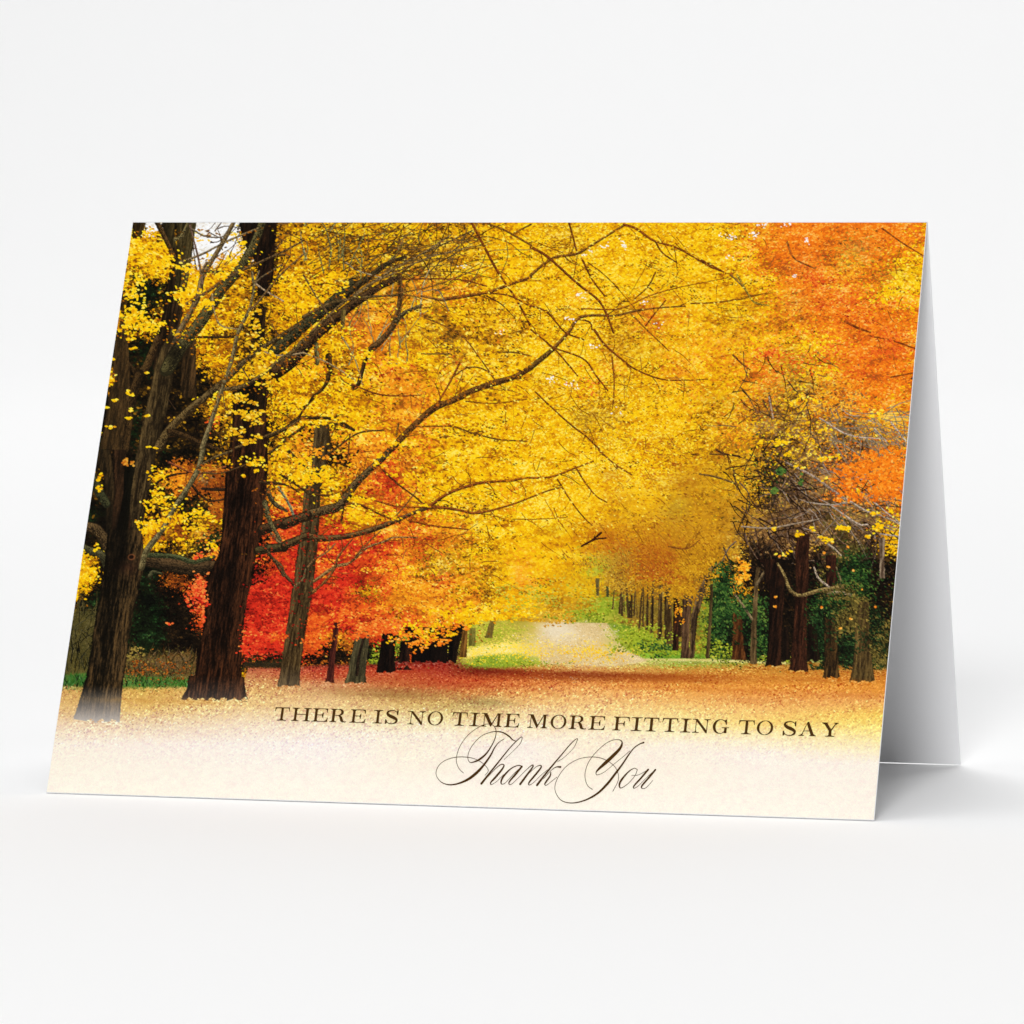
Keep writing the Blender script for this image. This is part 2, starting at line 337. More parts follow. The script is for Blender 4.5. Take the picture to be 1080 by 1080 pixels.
# ---- far path, meadow bank and ground
GST = [(56, [(690, 60, 55, 25), (712, 50, 72, 32), (722, 60, 90, 35), (728, 208, 162, 92), (745, 224, 184, 120), (765, 240, 214, 180), (785, 250, 240, 220), (830, 254, 247, 230)]),
 (150, [(690, 88, 72, 38), (706, 92, 78, 42), (715, 72, 98, 38), (722, 84, 112, 42), (727, 214, 168, 80), (745, 224, 182, 104), (765, 238, 214, 178), (785, 250, 238, 224), (830, 254, 247, 230)]),
 (255, [(690, 40, 26, 14), (700, 66, 42, 22), (706, 188, 100, 66), (716, 206, 152, 90), (730, 224, 178, 108), (745, 234, 200, 140), (765, 245, 225, 196), (785, 250, 240, 228), (830, 254, 247, 232)]),
 (340, [(690, 40, 30, 18), (700, 110, 48, 34), (706, 188, 66, 42), (715, 194, 92, 54), (722, 206, 140, 92), (732, 224, 178, 120), (750, 240, 210, 152), (768, 248, 232, 206), (785, 250, 240, 232), (830, 254, 247, 232)]),
 (420, [(690, 40, 26, 16), (700, 110, 34, 24), (706, 182, 62, 34), (722, 196, 108, 56), (732, 190, 140, 76), (745, 222, 186, 116), (760, 245, 225, 170), (775, 250, 238, 214), (835, 254, 247, 232)]),
 (470, [(690, 70, 30, 18), (696, 120, 36, 24), (705, 160, 50, 34), (720, 200, 84, 44), (733, 196, 140, 76), (745, 206, 176, 104), (758, 240, 220, 160), (775, 250, 238, 214), (835, 254, 247, 232)]),
 (500, [(690, 235, 210, 90), (694, 190, 190, 70), (700, 110, 150, 50), (705, 120, 60, 24), (709, 132, 42, 20), (718, 204, 88, 42), (730, 208, 132, 66), (742, 184, 152, 92), (752, 230, 200, 130), (768, 250, 232, 192), (790, 250, 240, 226), (845, 254, 247, 232)]),
 (560, [(685, 250, 215, 80), (691, 250, 230, 140), (697, 150, 172, 60), (703, 215, 160, 70), (708, 152, 62, 22), (713, 174, 76, 28), (720, 216, 126, 60), (735, 230, 172, 96), (750, 240, 206, 150), (765, 250, 230, 186), (785, 250, 240, 226), (845, 254, 247, 232)]),
 (620, [(688, 225, 190, 110), (697, 226, 202, 150), (704, 218, 170, 96), (709, 206, 130, 66), (713, 166, 84, 32), (720, 224, 144, 70), (735, 238, 184, 112), (755, 246, 216, 152), (775, 251, 236, 206), (850, 254, 247, 232)]),
 (670, [(692, 220, 192, 110), (697, 228, 206, 130), (701, 200, 186, 90), (706, 212, 150, 70), (713, 176, 94, 32), (720, 226, 144, 62), (735, 238, 178, 102), (754, 246, 216, 146), (772, 251, 236, 190), (790, 251, 240, 222), (850, 254, 247, 232)]),
 (720, [(692, 120, 140, 40), (696, 216, 210, 130), (701, 150, 174, 52), (706, 210, 150, 60), (714, 190, 104, 32), (722, 228, 148, 58), (735, 238, 174, 92), (752, 246, 214, 134), (768, 252, 235, 172), (785, 251, 240, 220), (850, 254, 247, 232)]),
 (800, [(692, 90, 120, 40), (698, 140, 164, 60), (702, 190, 132, 50), (712, 212, 140, 50), (722, 230, 152, 58), (735, 234, 158, 76), (750, 242, 190, 110), (762, 250, 214, 120), (778, 252, 236, 190), (795, 251, 241, 228), (855, 254, 247, 232)]),
 (925, [(698, 60, 66, 30), (704, 170, 110, 40), (715, 206, 126, 42), (727, 230, 150, 56), (740, 232, 166, 88), (755, 246, 202, 92), (768, 252, 226, 130), (785, 252, 236, 180), (805, 251, 241, 226), (860, 254, 247, 232)])]
gy = np.arange(684, 870, 1.0)
tab = np.stack([np.stack([np.interp(gy, [q[0] for q in st], [q[c] for q in st]) for c in (1, 2, 3)], 1) for _, st in GST])
gxs = np.array([g[0] for g in GST], float)
def gcol(px, py):
    fi = np.interp(px, gxs, np.arange(len(gxs))); i = np.minimum(fi.astype(int), len(gxs)-2); f = (fi-i)[:, None]
    j = np.clip(np.round(py-684), 0, len(gy)-1).astype(int)
    return tab[i, j]*(1-f)+tab[i+1, j]*f
def horizon(px):   # upper rim of the printed ground
    return np.interp(px, [48, 200, 258, 262, 300, 330, 420, 470, 494, 500, 545, 560, 640, 665, 700, 760, 830, 940], [708, 710, 716, 704, 704, 702, 700, 694, 690, 690, 690, 688, 694, 696, 697, 696, 699, 704])
rows0 = int(ap(Hm, 500, 682)[1]*.94)
sub = np.mgrid[rows0:H, 0:W]
sx, sy = ap(Hi, sub[1].ravel()+.5, sub[0].ravel()+.5)
jy = sy+rng.normal(0, 1.0, sy.shape)
g = gcol(sx, jy)
mask = sy+rng.normal(0, .9, sy.shape) > horizon(sx)
amp = np.interp(sy, [690, 725, 750, 775, 800, 860], [24, 22, 17, 9, 5, 4])
g = g+(rng.normal(0, 1, (len(sy), 1))*.45+rng.normal(0, .4, (len(sy), 3)))*amp[:, None]
ii = rows0*W
seg = flat[ii:ii+len(sx)]; seg[mask] = g[mask]
# fallen leaves on it
n = 52000
px = rng.uniform(46, 960, n); py = 694+(rng.random(n)**1.25)*112
keep = py > horizon(px)+1; px, py = px[keep], py[keep]
o = np.argsort(py); px, py = px[o], py[o]
c = gcol(px, py+rng.normal(0, 2.5, len(px)))
am = np.interp(py, [694, 720, 745, 770, 790, 810], [26, 32, 28, 18, 8, 4])*(1+.3*np.clip(np.interp(px*.03+py*.11, np.arange(0, 140), rng.normal(0, 1, 140)), -1, 1))
sh = rng.normal(0, 1, len(px))
c = c+sh[:, None]*am[:, None]*np.array([.8, .95, .72])[None]+np.where(sh[:, None] < -.8, am[:, None]*np.array([.1, -.35, .25])[None], 0)
c = np.clip(c, 10, 255)
cx, cy = ap(Hm, px, py)
q = rng.integers(0, 8, len(px))
for s in range(8):
    m = (q == s)
    near = py > 722
    stamp(cx[m & ~near], cy[m & ~near], c[m & ~near], ell(1.0*S, .5*S, rng.uniform(-.5, .5)))
    stamp(cx[m & near], cy[m & near], c[m & near], leafshape(1.25*S, .55*S, rng.uniform(-.9, .9)))
# pale mottling of the paper tint
mot = .55*noise(16, 12)+.5*noise(7, 6)+.5*noise(3.2, 3)
fa = np.interp(sy, [745, 775, 870], [0, 1, .8])*np.clip(mot[rows0:].ravel()*.5+rng.normal(.1, .30, sy.shape), -.3, 1.3)
seg -= (fa[:, None]*np.array([2.5, 9.0, 5.5])[None])
# path seen up the slope
def patch(poly, fn, soft=1.2):
    P = np.array(poly, float); x0, x1 = P[:, 0].min(), P[:, 0].max(); y0, y1 = P[:, 1].min(), P[:, 1].max()
    m = (sx > x0-4) & (sx < x1+4) & (sy > y0-4) & (sy < y1+4)
    qx = sx[m]+rng.normal(0, soft, m.sum()); qy = sy[m]+rng.normal(0, soft*.6, m.sum())
    ins = np.zeros(len(qx), bool); j = len(P)-1
    for i in range(len(P)):
        xi, yi = P[i]; xj, yj = P[j]
        cnd = ((yi > qy) != (yj > qy)) & (qx < (xj-xi)*(qy-yi)/(yj-yi+1e-9)+xi); ins ^= cnd; j = i
    id_ = np.nonzero(m)[0][ins]
    flat[ii+id_] = fn(sx[id_], sy[id_])
def mixn(c0, c1, sd=.3, gr=12):
    c0 = np.array(c0, float); c1 = np.array(c1, float)
    def f(x, y):
        cx, cy = ap(Hm, x, y); k = np.clip(.5+.22*clump[np.clip(cy.astype(int), 0, H-1), np.clip(cx.astype(int), 0, W-1)]+rng.normal(0, sd, len(x)), 0, 1)[:, None]
        return c0*(1-k)+c1*k+rng.normal(0, gr*.5, (len(x), 1))
    return f

def soften(tile, x, y, rx, ry, rad, a):
    sc = TILE[tile][2]; px, py = tp(tile, x, y); cx, cy = ap(Hm, px, py); rx, ry = rx/sc*S, ry/sc*S; rad = int(rad*S)
    x0, x1 = int(max(0, cx-2.2*rx)), int(min(W, cx+2.2*rx)); y0, y1 = int(max(0, cy-2.2*ry)), int(min(H, cy+2.2*ry))
    R = cv[y0:y1, x0:x1].copy(); B_ = R
    for _ in range(2):
        for ax_ in (0, 1):
            n_ = B_.shape[ax_]; c_ = np.cumsum(np.concatenate([np.repeat(B_.take([0], ax_), rad+1, ax_), B_, np.repeat(B_.take([n_-1], ax_), rad, ax_)], ax_), axis=ax_, dtype=np.float64)
            B_ = ((c_.take(range(2*rad+1, 2*rad+1+n_), ax_)-c_.take(range(0, n_), ax_))/(2*rad+1)).astype(np.float32)
    gy_, gx_ = np.mgrid[y0:y1, x0:x1]
    m = np.clip(np.exp(-(((gx_-cx)/rx)**2+((gy_-cy)/ry)**2)**2)*a*(1+.25*clump[y0:y1, x0:x1]), 0, 1)[..., None]
    cv[y0:y1, x0:x1] = R*(1-m)+(B_+rng.normal(0, 7, R.shape[:2]+(1,)))*m
soften('7', 560, 380, 330, 230, 1.6, .75); soften('7', 250, 560, 300, 170, 1.2, .6); soften('3', 700, 520, 420, 420, .9, .45); soften('7', 900, 200, 160, 200, 1.4, .6); soften('2', 760, 900, 320, 200, .8, .35)
for a_ in ((620, 470, 300, 170, 900, 'b', .5, .7), (560, 400, 260, 120, 500, 'u', .5, .5), (820, 420, 260, 260, 900, 'u', .45, .6), (650, 300, 360, 160, 700, 'Y', .5, .3), (360, 560, 300, 120, 500, 'Y', .5, -.2), (430, 520, 160, 60, 120, 'g', .6, .3), (480, 560, 160, 90, 260, 'n', .5, .9), (900, 150, 240, 200, 500, 'u', .6, .4), (150, 700, 300, 90, 320, 'g', .75, 0), (560, 560, 140, 120, 260, 'n', .35, 1.2), (760, 560, 200, 140, 420, 'u', .4, .8)):
    clumpleaf('7', *a_[:6], a=1.3, b=.45, mu=a_[6], sd=.22, ang=a_[7])
wash('7', 630, 760, 150, 80, (104, 84, 34), .6); wash('7', 820, 820, 130, 140, (70, 80, 30), .5)
patch([(560, 650), (500, 640), (480, 660), (488, 700), (570, 700), (562, 657)], mixn((150, 140, 40), (226, 205, 84)), 3)
patch([(494, 684), (520, 679), (566, 676), (600, 690), (570, 698), (520, 692), (490, 695)], mixn((240, 200, 60), (255, 246, 170), .35), 2)
patch([(495, 700), (505, 692), (545, 689), (570, 694), (566, 699), (530, 704), (500, 703)], mixn((110, 140, 36), (160, 185, 60)), 1.5)
patch([(628, 655), (644, 655), (668, 662), (700, 682), (742, 690), (748, 697), (684, 697), (664, 687), (646, 668)], mixn((70, 108, 22), (150, 196, 56), .3), 2.2)
patch([(615, 648), (650, 640), (668, 655), (650, 664), (630, 660)], mixn((90, 120, 26), (186, 196, 66), .3), 4)
patch([(665, 694.5), (745, 695), (830, 699), (830, 700.5), (740, 697.5), (672, 697)], mixn((206, 190, 96), (238, 222, 150)), .8)
patch([(66, 700), (80, 640), (104, 630), (98, 712), (64, 716)], mixn((40, 40, 18), (110, 96, 46)), 3)
patch([(132, 695), (200, 690), (206, 712), (130, 716)], mixn((60, 54, 26), (134, 98, 52)), 3)
patch([(64, 712), (100, 710), (98, 723), (62, 722)], mixn((44, 76, 30), (96, 130, 50)), 1.5)
patch([(128, 712), (200, 716), (200, 724), (126, 725)], mixn((52, 92, 32), (112, 140, 56)), 1.5)
patch([(256, 698), (305, 698), (305, 705), (256, 704)], mixn((20, 18, 10), (70, 54, 30)), 1.5)
twigs('5', (44, 740, 190, 1060), 90, 90, -1.5, .35, 4, (96, 84, 40)); twigs('5', (44, 740, 190, 1060), 60, 80, -1.5, .4, 4, (36, 34, 16))
twigs('5', (330, 980, 660, 1080), 120, 60, -1.4, .5, 4, (128, 92, 48)); twigs('5', (330, 980, 660, 1080), 90, 50, -1.4, .5, 4, (60, 52, 26))
twigs('I', (105, 385, 225, 432), 80, 22, -1.5, .4, 4, (70, 130, 50)); twigs('I', (360, 405, 680, 436), 160, 20, -1.5, .4, 4, (84, 140, 54)); twigs('I', (105, 385, 680, 436), 100, 20, -1.5, .4, 4, (36, 60, 24))
clumpleaf('I', 420, 290, 60, 40, 60, 'f', a=1.2, b=.8, mu=.95); clumpleaf('I', 500, 380, 200, 60, 220, 'f', a=1.1, b=.6, mu=.6); clumpleaf('I', 500, 350, 200, 60, 140, 'b', a=1.1, b=.6, mu=.3)
for i_ in range(3): clumpleaf('K', 690, 215, 120, 60, 140, 'g', a=1.1, b=.7, mu=.42); clumpleaf('K', 790, 268, 200, 44, 200, 'g', a=1.1, b=.7, mu=.34)
patch([(561, 656.5), (640, 656.5), (648, 668), (664, 688), (684, 697), (650, 703), (572, 700), (569, 686), (566, 670)], mixn((196, 160, 98), (246, 226, 178), .32, 26), .9)
patch([(566, 659), (600, 658), (612, 672), (606, 686), (588, 680), (572, 666)], mixn((206, 180, 134), (248, 240, 222), .34, 22), 3)
wash('K', 400, 250, 170, 60, (234, 196, 116), .5); wash('K', 240, 200, 50, 80, (222, 196, 96), .5); wash('K', 600, 240, 40, 60, (190, 190, 80), .4); soften('K', 610, 240, 70, 70, 1.5, .8); soften('K', 250, 210, 60, 110, 2.6, .95); wash('K', 250, 220, 40, 90, (232, 206, 130), .35); wash('K', 400, 200, 130, 60, (244, 222, 176), .5); wash('K', 420, 270, 170, 40, (236, 200, 120), .5); clumpleaf('K', 600, 220, 50, 90, 60, 'g', a=.9, b=.6, mu=.6); clumpleaf('K', 560, 290, 120, 40, 80, 'u', a=.9, b=.5, mu=.9)
for i_ in range(3):
    clumpleaf('K', 60, 190, 160, 70, 260, 'g', a=1.0, b=.5, mu=.7); clumpleaf('K', 120, 270, 260, 50, 300, 'Y', a=1.0, b=.4, mu=.95, sd=.12)
    clumpleaf('K', 130, 330, 200, 26, 130, 'g', a=.9, b=.5, mu=.42); clumpleaf('K', 400, 250, 180, 80, 200, 'P', a=.9, b=.35, mu=.5, sd=.25); clumpleaf('K', 480, 290, 220, 50, 160, 'Y', a=1.0, b=.4, mu=.7)
wash('K', 250, 190, 30, 60, (214, 190, 90), .5); wash('K', 360, 190, 60, 40, (238, 226, 204), .5)
wash('K', 560, 382, 420, 14, (120, 40, 14), .6); wash('K', 60, 365, 120, 12, (110, 26, 14), .6); wash('K', 900, 400, 260, 16, (176, 90, 30), .4)
wash('J', 520, 470, 260, 14, (150, 110, 60), .45); wash('K', 60, 500, 90, 18, (150, 140, 80), .4); wash('L', 200, 490, 200, 14, (206, 130, 70), .3)
clumpleaf('K', 700, 230, 90, 50, 240, 'g', a=1.2, b=.9, mu=.5); clumpleaf('K', 570, 90, 60, 40, 90, 'g', a=1.2, b=.9, mu=.45)
clumpleaf('K', 800, 250, 110, 40, 130, 'm', a=1.2, b=.9, mu=.8)
# sprays of leaves, each with its own dark underside
for _ in range(420):
    x, y = rng.uniform(70, 975), rng.uniform(238, 660)
    key = KEYS[int(cls(np.array([x]), np.array([y]), 1.0)[0])]
    if key not in 'YyOoRru': continue
    lo, hi_ = {'Y': 'yY', 'y': 'yY', 'u': 'bu', 'O': 'OO', 'o': 'Oo', 'R': 'RR', 'r': 'RO'}[key]
    z = float(np.interp(x, [60, 350, 560, 760], [1.25, 1.1, .8, .7])); k1 = .5 if x > 540 and y > 330 else 1.0
    clumpleaf('p', x+2, y+4*z, 26*z, 7*z, int(26*k1), lo, a=1.5*z, b=.55*z, mu=.16, sd=.10)
    clumpleaf('p', x, y, 28*z, 8*z, int(38*k1), hi_, a=1.6*z, b=.62*z, mu=.72 if key != 'R' else .6, sd=.16)
# soft rust and gold shapes deep in the avenue
for a in ((440, 400, 90, 60, (176, 84, 16), .6), (620, 520, 130, 80, (168, 74, 16), .62), (700, 470, 100, 70, (180, 92, 20), .45), (420, 480, 80, 40, (190, 96, 20), .5), (560, 380, 140, 50, (206, 132, 20), .5), (800, 640, 90, 50, (190, 104, 20), .5),
          (700, 330, 120, 60, (206, 140, 24), .4), (860, 380, 160, 110, (190, 128, 26), .45), (820, 150, 70, 60, (178, 112, 24), .5), (460, 115, 60, 30, (190, 120, 16), .5), (250, 640, 160, 60, (206, 152, 24), .4), (220, 740, 130, 50, (186, 130, 30), .45), (330, 620, 90, 70, (190, 170, 36), .4), (520, 520, 70, 40, (170, 140, 50), .3), (430, 520, 60, 30, (196, 176, 44), .3), (420, 740, 70, 60, (140, 176, 40), .55), (40, 640, 50, 50, (240, 150, 30), .4), (500, 600, 60, 60, (120, 90, 30), .45), (780, 280, 60, 60, (150, 130, 46), .45), (60, 800, 90, 60, (186, 160, 40), .4), (600, 240, 130, 60, (226, 160, 20), .4), (200, 380, 70, 30, (190, 190, 40), .3)):
    wash('7', a[0], a[1], a[2], a[3], a[4], a[5]*.62)
for a in ((560, 620, 90, 50, (190, 140, 24), .5), (330, 920, 90, 40, (170, 130, 30), .5), (240, 930, 90, 30, (150, 140, 50), .35), (640, 1040, 70, 40, (170, 110, 22), .5), (590, 370, 90, 40, (190, 110, 18), .35), (600, 450, 80, 60, (190, 100, 20), .45), (880, 850, 60, 40, (166, 130, 40), .5), (480, 560, 90, 30, (196, 120, 16), .4), (400, 600, 60, 60, (196, 120, 16), .4), (110, 800, 130, 30, (236, 150, 20), .4), (150, 340, 120, 40, (255, 214, 10), .35), (520, 240, 200, 70, (255, 214, 10), .35), (760, 260, 160, 60, (252, 196, 10), .45), (850, 330, 160, 60, (246, 182, 8), .45), (180, 940, 120, 50, (255, 206, 8), .35), (620, 920, 110, 60, (252, 200, 10), .35)):
    wash('3', *a[:4], a[4], a[5]*.25)
for a in ((700, 180, 90, 60, (206, 140, 30), .4), (600, 220, 60, 30, (170, 140, 110), .4), (560, 540, 150, 60, (178, 150, 80), .35), (250, 460, 70, 60, (206, 140, 110), .4), (400, 340, 100, 40, (200, 150, 60), .35), (900, 420, 120, 50, (206, 140, 30), .4), (950, 900, 120, 60, (244, 190, 20), .3), (300, 20, 160, 60, (120, 100, 40), .35)):
    wash('2', *a[:4], a[4], a[5]*.35)
for a in ((480, 200, 70, 60, (236, 150, 90), .4), (740, 120, 90, 40, (196, 150, 90), .5), (900, 250, 70, 30, (170, 150, 70), .5), (420, 660, 90, 50, (150, 120, 50), .5), (440, 380, 60, 40, (220, 160, 110), .4), (520, 780, 120, 40, (120, 90, 40), .45), (300, 900, 120, 80, (140, 96, 40), .5), (700, 980, 170, 60, (116, 96, 50), .5), (180, 560, 60, 40, (246, 130, 50), .4), (90, 560, 60, 50, (250, 150, 50), .4), (60, 850, 90, 40, (190, 130, 24), .5)):
    wash('4', *a[:4], a[4], a[5]*.35)
for a in ((100, 300, 130, 150, (206, 136, 18), .4), (230, 330, 120, 80, (140, 96, 40), .45), (120, 100, 90, 60, (206, 166, 20), .4), (470, 300, 160, 70, (92, 66, 36), .4), (560, 130, 120, 80, (120, 92, 60), .35), (820, 300, 120, 40, (96, 84, 46), .4)):
    wash('8', *a[:4], a[4], a[5]*.7)
# --- distant twig haze
twigs('2', (0, 0, 700, 330), 75, 230, -.45, .35, 5, (88, 66, 28))
twigs('2', (200, 60, 900, 300), 30, 300, -.35, .2, 5, (110, 82, 40))
twigs('2', (0, 0, 560, 300), 16, 160, -1.3, .3, 9, (110, 100, 50))
twigs('2', (150, 350, 560, 700), 18, 180, -1.35, .25, 6, (150, 140, 90))
twigs('1', (560, 0, 1000, 260), 26, 170, -.6, .8, 5, (84, 60, 40))
twigs('1', (440, 400, 1080, 1080), 40, 150, -.5, 1.0, 5, (60, 38, 16))
twigs('2', (0, 350, 1080, 1080), 60, 150, .2, .9, 3.4, (166, 96, 20))
twigs('3', (0, 0, 760, 1080), 54, 170, .7, .6, 3.4, (180, 112, 18))
twigs('4', (0, 0, 1040, 800), 34, 120, .5, .7, 3.4, (176, 96, 26))
twigs('7', (0, 0, 760, 520), 26, 130, .8, .5, 3.4, (190, 118, 20))
twigs('6', (200, 0, 1080, 640), 46, 140, .3, .8, 3.4, (140, 66, 18))
# --- right hand thicket
for a_ in ((160, 700, 120, 120, 260, 'D', .35), (240, 850, 90, 160, 220, 'D', .3), (120, 880, 90, 120, 160, 'm', .7), (300, 760, 60, 160, 200, 'D', .3), (650, 560, 90, 120, 200, 'm', .6), (700, 820, 160, 180, 420, 'D', .3), (640, 700, 160, 90, 260, 'm', .65), (820, 700, 110, 160, 300, 'm', .55), (820, 860, 100, 160, 220, 'f', .5), (560, 900, 60, 140, 160, 'm', .6), (560, 640, 100, 100, 160, 'm', .5)):
    clumpleaf('8', *a_[:6], a=1.5, b=.4, mu=a_[6], ang=.5)
for q in range(2):
    twigs('4', (560, 880, 980, 1070), 44, 190, .5, .55, 3.6, (160, 140, 116))
    twigs('8', (150, 40, 860, 420), 60, 200, .55, .8, 5, (112, 80, 56) if q else (70, 46, 28))
twigs('8', (380, 60, 940, 380), 60, 190, .65, .35, 3.6, (170, 148, 128))
twigs('8', (100, 0, 500, 600), 60, 170, .9, .9, 6, (44, 28, 14))
twigs('8', (200, 330, 900, 700), 50, 160, .4, 1.2, 5, (74, 52, 34))
twigs('4', (100, 560, 560, 1080), 40, 130, 1.0, .8, 5, (86, 60, 30))

# --- back row of slender trunks by the path
G1, G2 = (54, 38, 18), (142, 112, 62)
for x0, x1, y0, y1 in ((505, 520, 660, 780), (548, 562, 680, 800), (575, 586, 680, 790), (600, 611, 700, 850), (618, 628, 690, 850), (634, 644, 690, 860), (655, 671, 655, 870),
                       (690, 712, 650, 900), (722, 730, 660, 820), (735, 764, 700, 925), (474, 482, 660, 760), (530, 537, 670, 770), (592, 597, 690, 800)):
    dx_ = rng.uniform(-16, 22); trunk('7', [(y0-45, x0+dx_, x1+dx_-5), ((y0+y1)/2, x0+dx_*.35, x1+dx_*.35-2), (y1, x0, x1)], G1, G2, .4)
trunk('7', [(610, 396, 416), (695, 402, 414)], (70, 60, 30), (130, 112, 60))
trunk('7', [(650, 446, 460), (700, 448, 462)], (60, 60, 30), (110, 105, 60))
trunk('7', [(700, 768, 795), (955, 762, 792)], (22, 12, 6), (82, 46, 26))
trunk('7', [(740, 790, 808), (890, 788, 806)], (22, 12, 6), (70, 46, 26))
trunk('7', [(590, 922, 940), (680, 880, 915), (800, 848, 882), (900, 846, 872), (990, 846, 866)], (40, 28, 16), (128, 98, 62), -.5)
trunk('7', [(690, 812, 862), (800, 806, 846), (940, 806, 842), (992, 800, 858)], (44, 28, 18), (126, 92, 60), .3)
stroke('7', [(1010, 520), (960, 560), (930, 600)], 10, 14, (80, 60, 30))
trunk('7', [(660, 946, 956), (820, 936, 948), (992, 920, 936)], (50, 36, 18), (110, 90, 50))
trunk('7', [(850, 1046, 1080), (998, 1042, 1080)], (60, 30, 12), (130, 76, 34))
# dark conifer needles over the far right
leaves(9000, 1.8, .35, .62, .25, .15, ang=.55, box=(835, 600, 952, 706), only='mGf')
leaves(500, 1.0, .6, .8, .1, .0, box=(750, 560, 950, 700), only='Df')
leaves(5000, 1.6, .5, .18, .15, .1, ang=.6, box=(750, 590, 950, 690), only='mDGf')
leaves(3500, 1.1, .7, .66, .18, .3, box=(750, 590, 820, 700), only='m')

for x, y, rx, ry, n, k, mu in ((560, 650, 120, 50, 200, 'n', .5), (660, 640, 140, 50, 260, 'u', .35), (760, 680, 100, 50, 200, 'u', .5), (820, 680, 90, 60, 180, 'u', .45), (480, 620, 80, 50, 120, 'n', .6), (790, 760, 20, 70, 50, 'o', .5), (900, 600, 80, 50, 120, 'u', .5), (700, 600, 160, 40, 160, 'b', .5)):
    clumpleaf('7', x, y, rx, ry, n, k, a=1.0, b=.6, mu=mu)
for x0, y0, y1 in ((520, 700, 790), (565, 690, 800), (640, 720, 860), (664, 700, 860), (705, 700, 880), (726, 700, 900), (556, 720, 800)):
    trunk('7', [(y0, x0, x0+9), (y1, x0-2, x0+8)], (34, 24, 12), (96, 72, 38))
clumpleaf('7', 640, 880, 140, 40, 160, 'g', a=1.0, b=.7, mu=.4)
# --- right group of big trunks
trunk('8', [(640, 44, 56), (820, 34, 48), (992, 20, 36)], (50, 36, 18), (110, 90, 50))
clumpleaf('8', 120, 960, 90, 50, 160, 'g', a=1.0, b=.6, mu=.3); clumpleaf('8', 300, 960, 60, 60, 120, 'm', a=1.0, b=.6, mu=.6)
trunk('8', [(760, 150, 190), (930, 150, 200), (1000, 142, 214)], (48, 24, 10), (124, 72, 32), -.4)
trunk('8', [(560, 262, 280), (620, 252, 268), (700, 248, 268), (850, 236, 262), (950, 232, 262), (1024, 228, 264)], (60, 44, 24), (140, 112, 70), -.2)
stroke('8', [(240, 805), (200, 745), (160, 690)], 12, 8, (130, 110, 76))
stroke('8', [(262, 640), (290, 590), (300, 570)], 12, 5, (110, 90, 60))
trunk('8', [(830, 505, 545), (900, 508, 550), (1005, 505, 566)], (14, 8, 5), (46, 30, 16))
trunk('8', [(520, 290, 350), (600, 300, 400), (700, 322, 392), (800, 322, 386), (930, 316, 380), (1000, 308, 376), (1034, 300, 388)], (14, 8, 5), (58, 32, 18))
trunk('8', [(840, 386, 412), (1000, 384, 416)], (12, 8, 5), (40, 24, 14))
trunk('8', [(400, 452, 515), (500, 445, 510), (620, 448, 510), (760, 444, 500), (900, 432, 500), (1010, 424, 502), (1060, 408, 508)], (26, 13, 7), (92, 50, 30), .1)
trunk('8', [(500, 590, 640), (600, 590, 645), (700, 588, 640)], (24, 12, 8), (86, 44, 26))
trunk('L', [(130, 540, 585), (200, 538, 592), (300, 540, 598), (370, 536, 602), (400, 530, 612)], (30, 20, 10), (108, 76, 36), .1)
trunk('L', [(60, 690, 735), (150, 672, 735), (250, 672, 740), (350, 662, 752), (416, 648, 762)], (44, 32, 16), (124, 98, 50), -.1)
trunk('8', [(420, 842, 872), (520, 846, 868), (612, 846, 872)], (70, 52, 38), (168, 146, 118), .1)
stroke('8', [(840, 0), (850, 420)], 1, 1, (100, 80, 60))
stroke('8', [(360, 540), (395, 600), (420, 665), (470, 692), (560, 668), (670, 650)], 10, 20, (112, 88, 48), (160, 136, 80))
stroke('8', [(600, 680), (660, 678), (712, 690)], 14, 12, (150, 130, 96))
stroke('8', [(535, 560), (555, 610), (605, 652)], 8, 10, (170, 150, 126))
stroke('8', [(600, 450), (630, 470), (662, 502)], 10, 6, (160, 142, 116))
stroke('8', [(680, 230), (780, 290), (870, 320), (955, 360)], 10, 6, (166, 146, 124))
stroke('8', [(620, 270), (740, 350), (790, 356)], 8, 6, (176, 156, 136))
stroke('8', [(400, 60), (520, 120), (640, 205), (690, 240)], 9, 9, (150, 128, 110))
stroke('8', [(190, 365), (320, 372), (450, 350), (560, 330)], 8, 5, (160, 138, 112))
stroke('8', [(540, 440), (620, 350), (700, 290)], 6, 4, (150, 130, 106))
stroke('8', [(640, 560), (660, 620), (655, 650)], 8, 6, (110, 92, 60))
stroke('8', [(150, 120), (190, 210), (260, 280)], 6, 4, (70, 46, 20)); stroke('8', [(40, 20), (150, 28), (260, 60)], 8, 4, (90, 58, 22))
for a in (((690, 250), (620, 262), (500, 250)), ((850, 400), (930, 412), (960, 425)), ((720, 120), (760, 140), (800, 135)), ((820, 250), (880, 300), (945, 352))):
    stroke('8', a, 7, 5, (168, 150, 132))
leaves(1500, 1.7, .4, .55, .2, .1, ang=.55, box=(845, 600, 952, 690), only='mGf')
# --- left: third tree, then limbs, then the two near trunks
trunk('6', [(0, 130, 222), (100, 128, 190), (200, 92, 172), (300, 86, 168), (400, 76, 162), (480, 62, 156), (560, 50, 146), (650, 44, 136), (720, 40, 128)], (38, 26, 12), (118, 96, 56), -.35)
trunk('J', [(0, 116, 214), (100, 104, 190), (200, 88, 175), (300, 74, 160), (380, 62, 150), (425, 52, 150), (437, 50, 152)], (38, 26, 12), (118, 92, 52), -.3, fade=(700, 730, .2))
trunk('2', [(955, 55, 122), (1085, 42, 130)], (36, 25, 12), (108, 86, 48), -.35)
